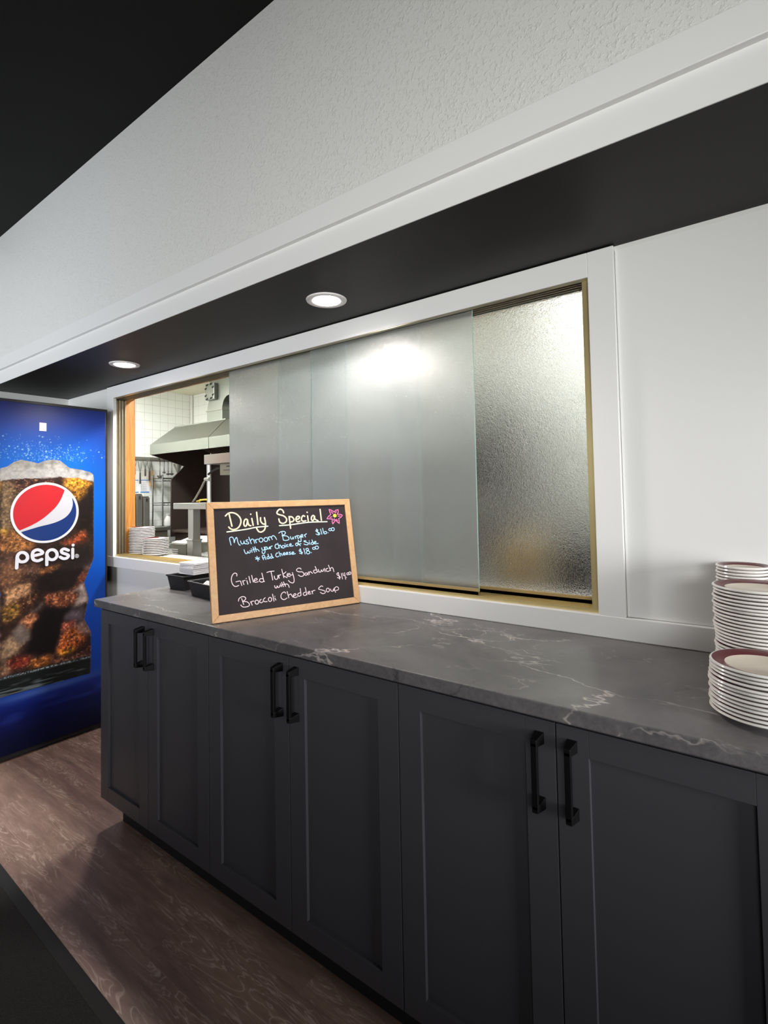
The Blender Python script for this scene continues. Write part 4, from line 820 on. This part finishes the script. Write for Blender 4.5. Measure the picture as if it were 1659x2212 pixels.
# --- duct on the hood
dt = thing('exhaust_duct', 'galvanised exhaust duct rising from the range hood', 'duct', (0, 0, 0))
MB().box(-4.165, -3.876, 2.0, 2.4, 2.166, 2.296).build('collar', hood_steel, dt, bevel=0.003)
arc = [(-3.876 + 0.13*(1-math.cos(a)), 2.302 + 0.14*math.sin(a)) for a in np.linspace(0, PI/2, 9)]
left_ = [(-4.115, 2.699), (-4.112, 2.52), (-4.125, 2.42), (-4.165, 2.302)]
MB().prism([(-4.165, 2.302)] + arc + [(-3.62, 2.442), (-3.62, 2.699)] + left_[:-1], 'Y', 2.0, 2.4).build('elbow', hood_steel, dt, bevel=0.003)
MB().box(-4.172, -3.868, 1.994, 2.406, 2.292, 2.305).build('joint_band', grey_steel, dt)
hp = thing('access_hatch', 'small white duct access plate ringed with wing nuts above the hood', 'access panel', (-4.04, 1.999, 2.50))
MB().box(-0.082, 0.082, -0.045, 0.0, -0.085, 0.10).build('plate', hood_steel, hp, bevel=0.004)
for x, z in ((-0.045, 0.085), (0.03, 0.09), (0.065, 0.05), (0.068, -0.035), (0.03, -0.07), (-0.05, -0.075), (-0.07, -0.035), (-0.07, 0.045)):
    MB().tube([(x-.014, -0.052, z-.01), (x, -0.047, z), (x+.014, -0.052, z+.01)], 0.004, 6).tube([(x, -0.047, z), (x, -0.062, z)], 0.004, 6).build('wing_nut', dark_gap, hp)
# --- range
t = thing('cooking_range', 'dark cooking range standing under the hood', 'range', (0, 0, 0))
MB().box(-4.75, -0.75, 1.95, 2.5, 0.1, 0.9).build('body', dark_steel, t, bevel=0.005)
MB().box(-4.75, -0.75, 1.9, 2.5, 0.901, 0.93).build('griddle', dark_steel, t, bevel=0.004)
for x in (-4.7, -2.7, -0.8): MB().box(x-.02, x+.02, 1.98, 2.02, 0.0, 0.1).build('leg', grey_steel, t)
# --- wall rail with hanging tools
o = MB().tube([(-5.235, 1.4, 1.80), (-5.235, 2.33, 1.80)], 0.009, 8).box(-5.299, -5.23, 1.45, 1.46, 1.793, 1.807).box(-5.299, -5.23, 2.28, 2.29, 1.793, 1.807).box(-5.299, -5.29, 1.4, 2.33, 1.785, 1.83).build('utensil_rail', grey_steel, smooth=True)
tag(o, 'steel wall rail on the cream tiles holding hanging utensils', 'rail')
def whisk(y, zb, label):
    t = thing('wire_whisk', label, 'whisk', (-5.215, y, 0), 0, 'whisks hanging on the rail')
    L_ = 1.8 - zb; hz = zb + L_*0.45
    g = MB()
    for a in (0.6, 1.3, 2.0, 2.7):
        c_, s_ = 0.028*math.cos(a), 0.028*math.sin(a)
        g.tube([(0.1*c_, 0.1*s_, hz), (0.7*c_, 0.7*s_, hz + (1.81-hz)*0.45), (c_, s_, hz + (1.81-hz)*0.8), (0, 0, 1.812), (-c_, -s_, hz + (1.81-hz)*0.8), (-0.7*c_, -0.7*s_, hz + (1.81-hz)*0.45), (-0.1*c_, -0.1*s_, hz)], 0.0022, 5)
    g.build('wires', grey_steel, t)
    MB().tube([(0, 0, zb), (0, 0, zb+.01), (0, 0, hz)], [0.008, 0.011, 0.008], 8).build('grip', dark_steel, t, smooth=True)
whisk(1.70, 1.60, 'wire whisk hanging on the rail, closest to the oak jamb')
whisk(1.768, 1.49, 'long wire whisk hanging in front of the wall chart')
whisk(1.832, 1.585, 'short wire whisk hanging between two longer ones')
whisk(1.884, 1.53, 'wire whisk hanging just left of the wooden tongs')
t = thing('wooden_tongs', 'tongs with pale wooden legs hanging on the utensil rail', 'tongs', (-5.245, 1.925, 0))
MB().tube([(0, 0, 1.80), (0, -0.012, 1.65)], 0.004, 6).tube([(0, 0, 1.80), (0, 0.012, 1.65)], 0.004, 6).build('spring', grey_steel, t)
MB().box(-.006, .006, -0.03, -0.01, 1.46, 1.66).build('leg', pine, t); MB().hexa([(-.006, .02, 1.42), (.006, .02, 1.42), (.006, .045, 1.43), (-.006, .045, 1.43), (-.006, .0, 1.66), (.006, .0, 1.66), (.006, .018, 1.66), (-.006, .018, 1.66)]).build('leg', pine, t)
def ladle(y, zb, rb, label):
    t = thing('steel_ladle', label, 'ladle', (-5.19, y, 0), 0, 'ladles hanging on the rail')
    MB().tube([(-.02, 0, 1.80), (0.0, 0, 1.815), (0.012, 0, 1.80), (0.008, 0, zb + rb)], 0.0055, 6).build('handle', dark_steel, t, smooth=True)
    MB().lathe([(0, -rb), (rb*.5, -rb*.87), (rb*.87, -rb*.5), (rb, 0), (rb*.95, 0), (rb*.8, -rb*.45), (0, -rb*.92)], 20, (0.008, 0, zb + rb)).build('bowl', grey_steel, t, smooth=True)
ladle(2.005, 1.56, 0.036, 'large dark ladle hanging nearest the wooden tongs')
ladle(2.06, 1.62, 0.022, 'small ladle hanging second along the rail')
ladle(2.115, 1.60, 0.024, 'ladle hanging third along the rail above the wire rack')
ladle(2.165, 1.60, 0.026, 'ladle hanging last along the rail under the hood edge')
t = thing('cone_strainer', 'steel cone strainer hanging at the end of the rail', 'strainer', (-5.19, 2.255, 0))
MB().lathe([(0.055, 1.75), (0.052, 1.75), (0.004, 1.63), (0.0, 1.625), (0.0, 1.62), (0.008, 1.625), (0.056, 1.745), (0.055, 1.75)], 24).build('cone', grey_steel, t, smooth=True)
MB().tube([(0.0, 0.05, 1.75), (-0.02, 0.06, 1.80)], 0.005, 6).build('handle', dark_steel, t)
# --- wall charts
blue_ink = mat('blue_print', rgb(60, 130, 190), 0.6); grey_ink = mat('grey_print', rgb(150, 160, 170), 0.6)
def chart(y0, y1, label):
    t = thing('wall_chart', label, 'poster', (-5.2995, y0, 1.378), 0, 'charts on the tiles')
    w_ = y1 - y0
    MB().box(0, 0.002, 0, w_, 0, 0.175).build('sheet', paper, t)
    MB().box(0.002, 0.0026, 0.004, w_-.004, 0.155, 0.165).build('header_band', blue_ink, t)
    MB().box(0.002, 0.0026, 0.004, w_-.004, 0.004, 0.018).build('footer_band', blue_ink, t)
    g = MB()
    for i in range(5): g.box(0.002, 0.0026, 0.012, 0.022, 0.035 + i*.022, 0.044 + i*.022).box(0.002, 0.0026, 0.034, w_*0.75, 0.037 + i*.022, 0.041 + i*.022)
    g.build('text_lines', grey_ink, t)
chart(1.70, 1.795, 'white wall chart with blue bands partly behind the oak jamb')
chart(1.81, 1.93, 'white wall chart with blue bands right of the other chart')
# --- side counter and what stands on it
t = thing('side_counter', 'steel side counter with backsplash along the tiled wall', 'counter', (0, 0, 0))
MB().box(-5.298, -4.72, 0.6, 1.88, 0.93, 0.97).build('top', hood_steel, t, bevel=0.004)
MB().box(-5.298, -5.28, 0.6, 1.88, 0.97, 1.065).build('backsplash', grey_steel, t)
MB().box(-5.27, -4.76, 0.62, 1.86, 0.1, 0.93).build('body', grey_steel, t)
for y in (0.65, 1.83):
    for x in (-5.2, -4.8): MB().box(x-.02, x+.02, y-.02, y+.02, 0, 0.1).build('leg', dark_steel, t)
for (y0, y1, z1, lb) in ((1.53, 1.60, 1.345, 'tall grey steel canister beside the oak jamb'), (1.605, 1.682, 1.352, 'tall grey steel canister, middle of three on the side counter'), (1.692, 1.768, 1.322, 'tall grey steel canister, shortest of three on the side counter')):
    t = thing('steel_canister', lb, 'canister', (-5.05, (y0+y1)/2, 0.971), 0, 'canisters on the side counter')
    hy = (y1-y0)/2; hh = z1 - 0.971
    MB().box(-0.06, 0.06, -hy, hy, 0, hh).build('body', grey_steel, t, bevel=0.006)
    MB().box(-0.05, 0.05, -hy+.006, hy-.006, hh, hh+.012).build('lid', dark_steel, t, bevel=0.003)
    MB().box(0.0605, 0.066, -0.008, 0.008, hh-.05, hh-.01).build('clip', dark_steel, t)
# --- wire rack
t = thing('wire_rack', 'chrome wire shelving rack in the corner under the utensils', 'shelving', (0, 0, 0))
for x in (-5.22, -4.99):
    for y in (1.93, 2.33): MB().tube([(x, y, 0), (x, y, 1.6)], 0.009, 10).build('post', chrome_wire, t, smooth=True)
for z in (0.45, 0.955, 1.25, 1.555):
    g = MB()
    for x in (-5.22, -4.99): g.tube([(x, 1.93, z), (x, 2.33, z)], 0.006, 6).tube([(x, 1.93, z-.03), (x, 2.33, z-.03)], 0.004, 6)
    for y in (1.93, 2.33): g.tube([(-5.22, y, z), (-4.99, y, z)], 0.006, 6)
    for k in range(13): g.tube([(-5.22, 1.95 + k*0.03, z), (-4.99, 1.95 + k*0.03, z)], 0.003, 5)
    for k in range(8): g.tube([(-4.99, 1.94 + k*.05, z), (-4.99, 1.965 + k*.05, z-.03), (-4.99, 1.99 + k*.05, z)], 0.003, 5)
    g.build('shelf', chrome_wire, t)
o = MB().lathe([(0, 0), (0.05, 0), (0.052, 0.01), (0.05, 0.08), (0.03, 0.11), (0.03, 0.13), (0.034, 0.135), (0.034, 0.15), (0, 0.15)], 24).build('plastic_jug', white_lam, smooth=True)
o.location = (-5.08, 2.06, 0.962); tag(o, 'pale plastic jug standing on the wire rack', 'jug')
# --- prep table and pass shelf behind the window
t = thing('prep_table', 'steel prep table behind the serving window', 'table', (0, 0, 0))
MB().box(-2.95, 1.3, 0.42, 1.08, 0.86, 0.90).build('table_top', grey_steel, t, bevel=0.004)
MB().box(-2.9, 1.25, 0.46, 1.04, 0.25, 0.27).build('under_shelf', grey_steel, t)
for x in (-2.85, -0.8, 1.2):
    for y in (0.5, 1.0): MB().tube([(x, y, 0), (x, y, 0.86)], 0.02, 10).build('leg', grey_steel, t, smooth=True)
t = thing('pass_shelf', 'steel pass shelf on posts above the prep table', 'shelf', (0, 0, 0))
MB().box(-2.263, 0.05, 0.45, 0.75, 1.240, 1.280).build('shelf_board', steel, t, bevel=0.003)
for x in (-2.072, -0.1):
    MB().box(x-.034, x+.034, 0.455, 0.52, 0.901, 1.03).box(x-.030, x+.030, 0.46, 0.515, 1.03, 1.2395).box(x-.038, x+.038, 0.45, 0.525, 1.028, 1.04).build('post', steel, t, bevel=0.003)
t = thing('heat_lamp_bar', 'steel heat lamp bar raised on thin posts over the pass shelf', 'heat lamp', (0, 0, 0))
MB().box(-1.90, -0.15, 0.45, 0.60, 1.53, 1.592).build('bar', steel, t, bevel=0.003)
for x in (-1.905, -0.2): MB().tube([(x, 0.49, 1.281), (x, 0.49, 1.59)], 0.014, 10).build('post', steel, t, smooth=True)
MB().tube([(-1.925, 0.475, 1.435), (-1.875, 0.475, 1.435)], 0.012, 8).build('clamp', steel, t)
MB().tube([(-1.72, 0.56, 1.281), (-1.72, 0.56, 1.46)], 0.007, 8).build('conduit', grey_steel, t, smooth=True)
t = thing('control_box', 'grey control box with printed face hanging below the heat lamp bar', 'control box', (-1.66, 0.47, 1.455))
MB().box(-0.10, 0.16, 0.0, 0.06, 0.0, 0.0745).build('case', hood_steel, t, bevel=0.003)
g = MB().box(-0.06, 0.10, -0.0012, 0, 0.028, 0.033).box(-0.03, 0.0, -0.0012, 0, 0.05, 0.058).box(0.04, 0.045, -0.0012, 0, 0.04, 0.068).box(0.07, 0.11, -0.0012, 0, 0.045, 0.05)
g.build('printed_face', dark_gap, t)
MB().tube([(-0.10, 0.02, 0.05), (-0.15, 0.01, 0.045), (-0.20, 0.005, 0.025), (-0.225, 0.0, 0.01)], 0.007, 8).build('cable', black_metal, t, smooth=True)
o = MB().tube([(-1.925, 0.47, 1.42), (-1.96, 0.47, 1.38), (-2.02, 0.47, 1.32), (-2.07, 0.475, 1.282)], 0.0065, 8).build('power_cord', grey_steel, smooth=True); tag(o, 'grey power cord running from the heat lamp post down to the shelf', 'cord')
o = MB().tube([(-2.06, 0.5, 1.290), (-2.0, 0.5, 1.300), (-1.95, 0.5, 1.302), (-1.925, 0.5, 1.295), (-1.92, 0.5, 1.284)], 0.006, 8).tube([(-2.03, 0.5, 1.283), (-2.02, 0.5, 1.305)], 0.004, 6).build('wire_clip', mat('yellow_plastic', rgb(230, 196, 70), 0.4), smooth=True); tag(o, 'yellow wire clip lying on the pass shelf', 'clip')
# --- pans, boards and boxes on the table
def pan(x0, x1, y0, y1, z0, h_, label, content):
    t = thing('steel_pan', label, 'pan', ((x0+x1)/2, (y0+y1)/2, z0), 0, 'pans on the prep table')
    a, b_ = (x1-x0)/2, (y1-y0)/2
    g = MB()
    lv = []
    for k, z in ((0.86, 0.0), (0.97, h_*0.96), (1.03, h_*0.96), (1.03, h_), (0.95, h_), (0.84, 0.006)):
        lv.append([g.bm.verts.new(q) for q in ((-a*k, -b_*k, z), (a*k, -b_*k, z), (a*k, b_*k, z), (-a*k, b_*k, z))])
    for A, B in zip(lv, lv[1:]):
        for i in range(4): g.face([A[i], A[(i+1) % 4], B[(i+1) % 4], B[i]])
    g.face(lv[0][::-1]); g.face(lv[-1])
    g.build('pan_body', grey_steel, t, bevel=0.003)
    return t
p1 = pan(-2.49, -2.29, 0.56, 0.76, 0.9005, 0.085, 'deep grey steel pan with striped label beside the shelf post', None)
g = MB()
for k in range(3): g.box(-0.085, -0.01, -0.0945, -0.0925, 0.012 + k*.014, 0.019 + k*.014)
g.build('striped_label', paper, p1)
p2 = pan(-2.86, -2.30, 0.80, 1.04, 0.9005, 0.06, 'wide shallow steel pan under the white cloths', None)
def cloth(x, y, z, w_, d_, h_, label, seed):
    g = MB(); rg = random.Random(seed); nx, nyy = 10, 7; top = []
    for j in range(nyy+1):
        row = []
        for i in range(nx+1):
            e_ = min(i, nx-i, j, nyy-j); hz = h_*(0.35 if e_ == 0 else 1.0)*(0.75 + 0.4*rg.random())
            row.append(g.bm.verts.new((x + (i/nx-.5)*w_, y + (j/nyy-.5)*d_, z + hz)))
        top.append(row)
    for j in range(nyy):
        for i in range(nx): g.face([top[j][i], top[j][i+1], top[j+1][i+1], top[j+1][i]])
    ed = [top[0][i] for i in range(nx+1)] + [top[j][nx] for j in range(1, nyy+1)] + [top[nyy][i] for i in range(nx-1, -1, -1)] + [top[j][0] for j in range(nyy-1, 0, -1)]
    bt = [g.bm.verts.new((v_.co.x, v_.co.y, z)) for v_ in ed]
    for i in range(len(ed)): g.face([ed[i], bt[i], bt[(i+1) % len(ed)], ed[(i+1) % len(ed)]])
    g.face(bt)
    o = g.build('folded_cloth', white_lam, smooth=True); tag(o, label, 'cloth'); return o
cloth(-2.56, 0.92, 0.9625, 0.42, 0.2, 0.035, 'rumpled white cloth heaped on the wide steel pan', 2)
cloth(-2.39, 0.66, 0.987, 0.185, 0.185, 0.016, 'white cloth laid over the deep striped-label pan', 3)
o = MB().box(-2.26, -1.80, 0.56, 0.72, 0.9005, 0.92).build('cutting_board', white_lam, bevel=0.004); tag(o, 'white cutting board lying on the prep table right of the shelf post', 'cutting board')
t = thing('food_tub', 'tan food tub seen blurred low behind the right pane', 'tub', (0.20, 0.62, 0.9005))
tanm = mat('tan_plastic', rgb(226, 190, 120), 0.5); MB().hexa([(-.07, -.07, 0), (.07, -.07, 0), (.07, .07, 0), (-.07, .07, 0), (-.085, -.085, .19), (.085, -.085, .19), (.085, .085, .19), (-.085, .085, .19)]).build('tub_body', tanm, t, bevel=0.008)
MB().box(-.09, .09, -.09, .09, 0.19, 0.205).build('lid', tanm, t, bevel=0.004)
t = thing('sauce_pot', 'dark pot seen blurred right of the tan tub', 'pot', (0.42, 0.62, 0.9005))
MB().lathe([(0, 0), (0.075, 0), (0.085, 0.01), (0.085, 0.20), (0.08, 0.20), (0.078, 0.012), (0, 0.01)], 32).build('pot_body', black_metal, t, smooth=True)
MB().tube([(0.085, 0, 0.17), (0.12, 0, 0.18), (0.2, 0, 0.2)], 0.01, 8).build('handle', black_metal, t, smooth=True)
t = thing('undercounter_fridge', 'grey steel refrigerated counter against the kitchen back wall', 'fridge', (0, 0, 0))
MB().box(-0.5, 1.4, 1.95, 2.52, 0.08, 1.12).build('body', grey_steel, t, bevel=0.006)
for x in (-0.48, 0.47): MB().box(x, x+0.9, 1.925, 1.948, 0.12, 1.06).build('door', steel, t, bevel=0.004)
for x in (-0.45, 1.35):
    for y in (2.0, 2.47): MB().box(x-.02, x+.02, y-.02, y+.02, 0, 0.08).build('leg', dark_steel, t)
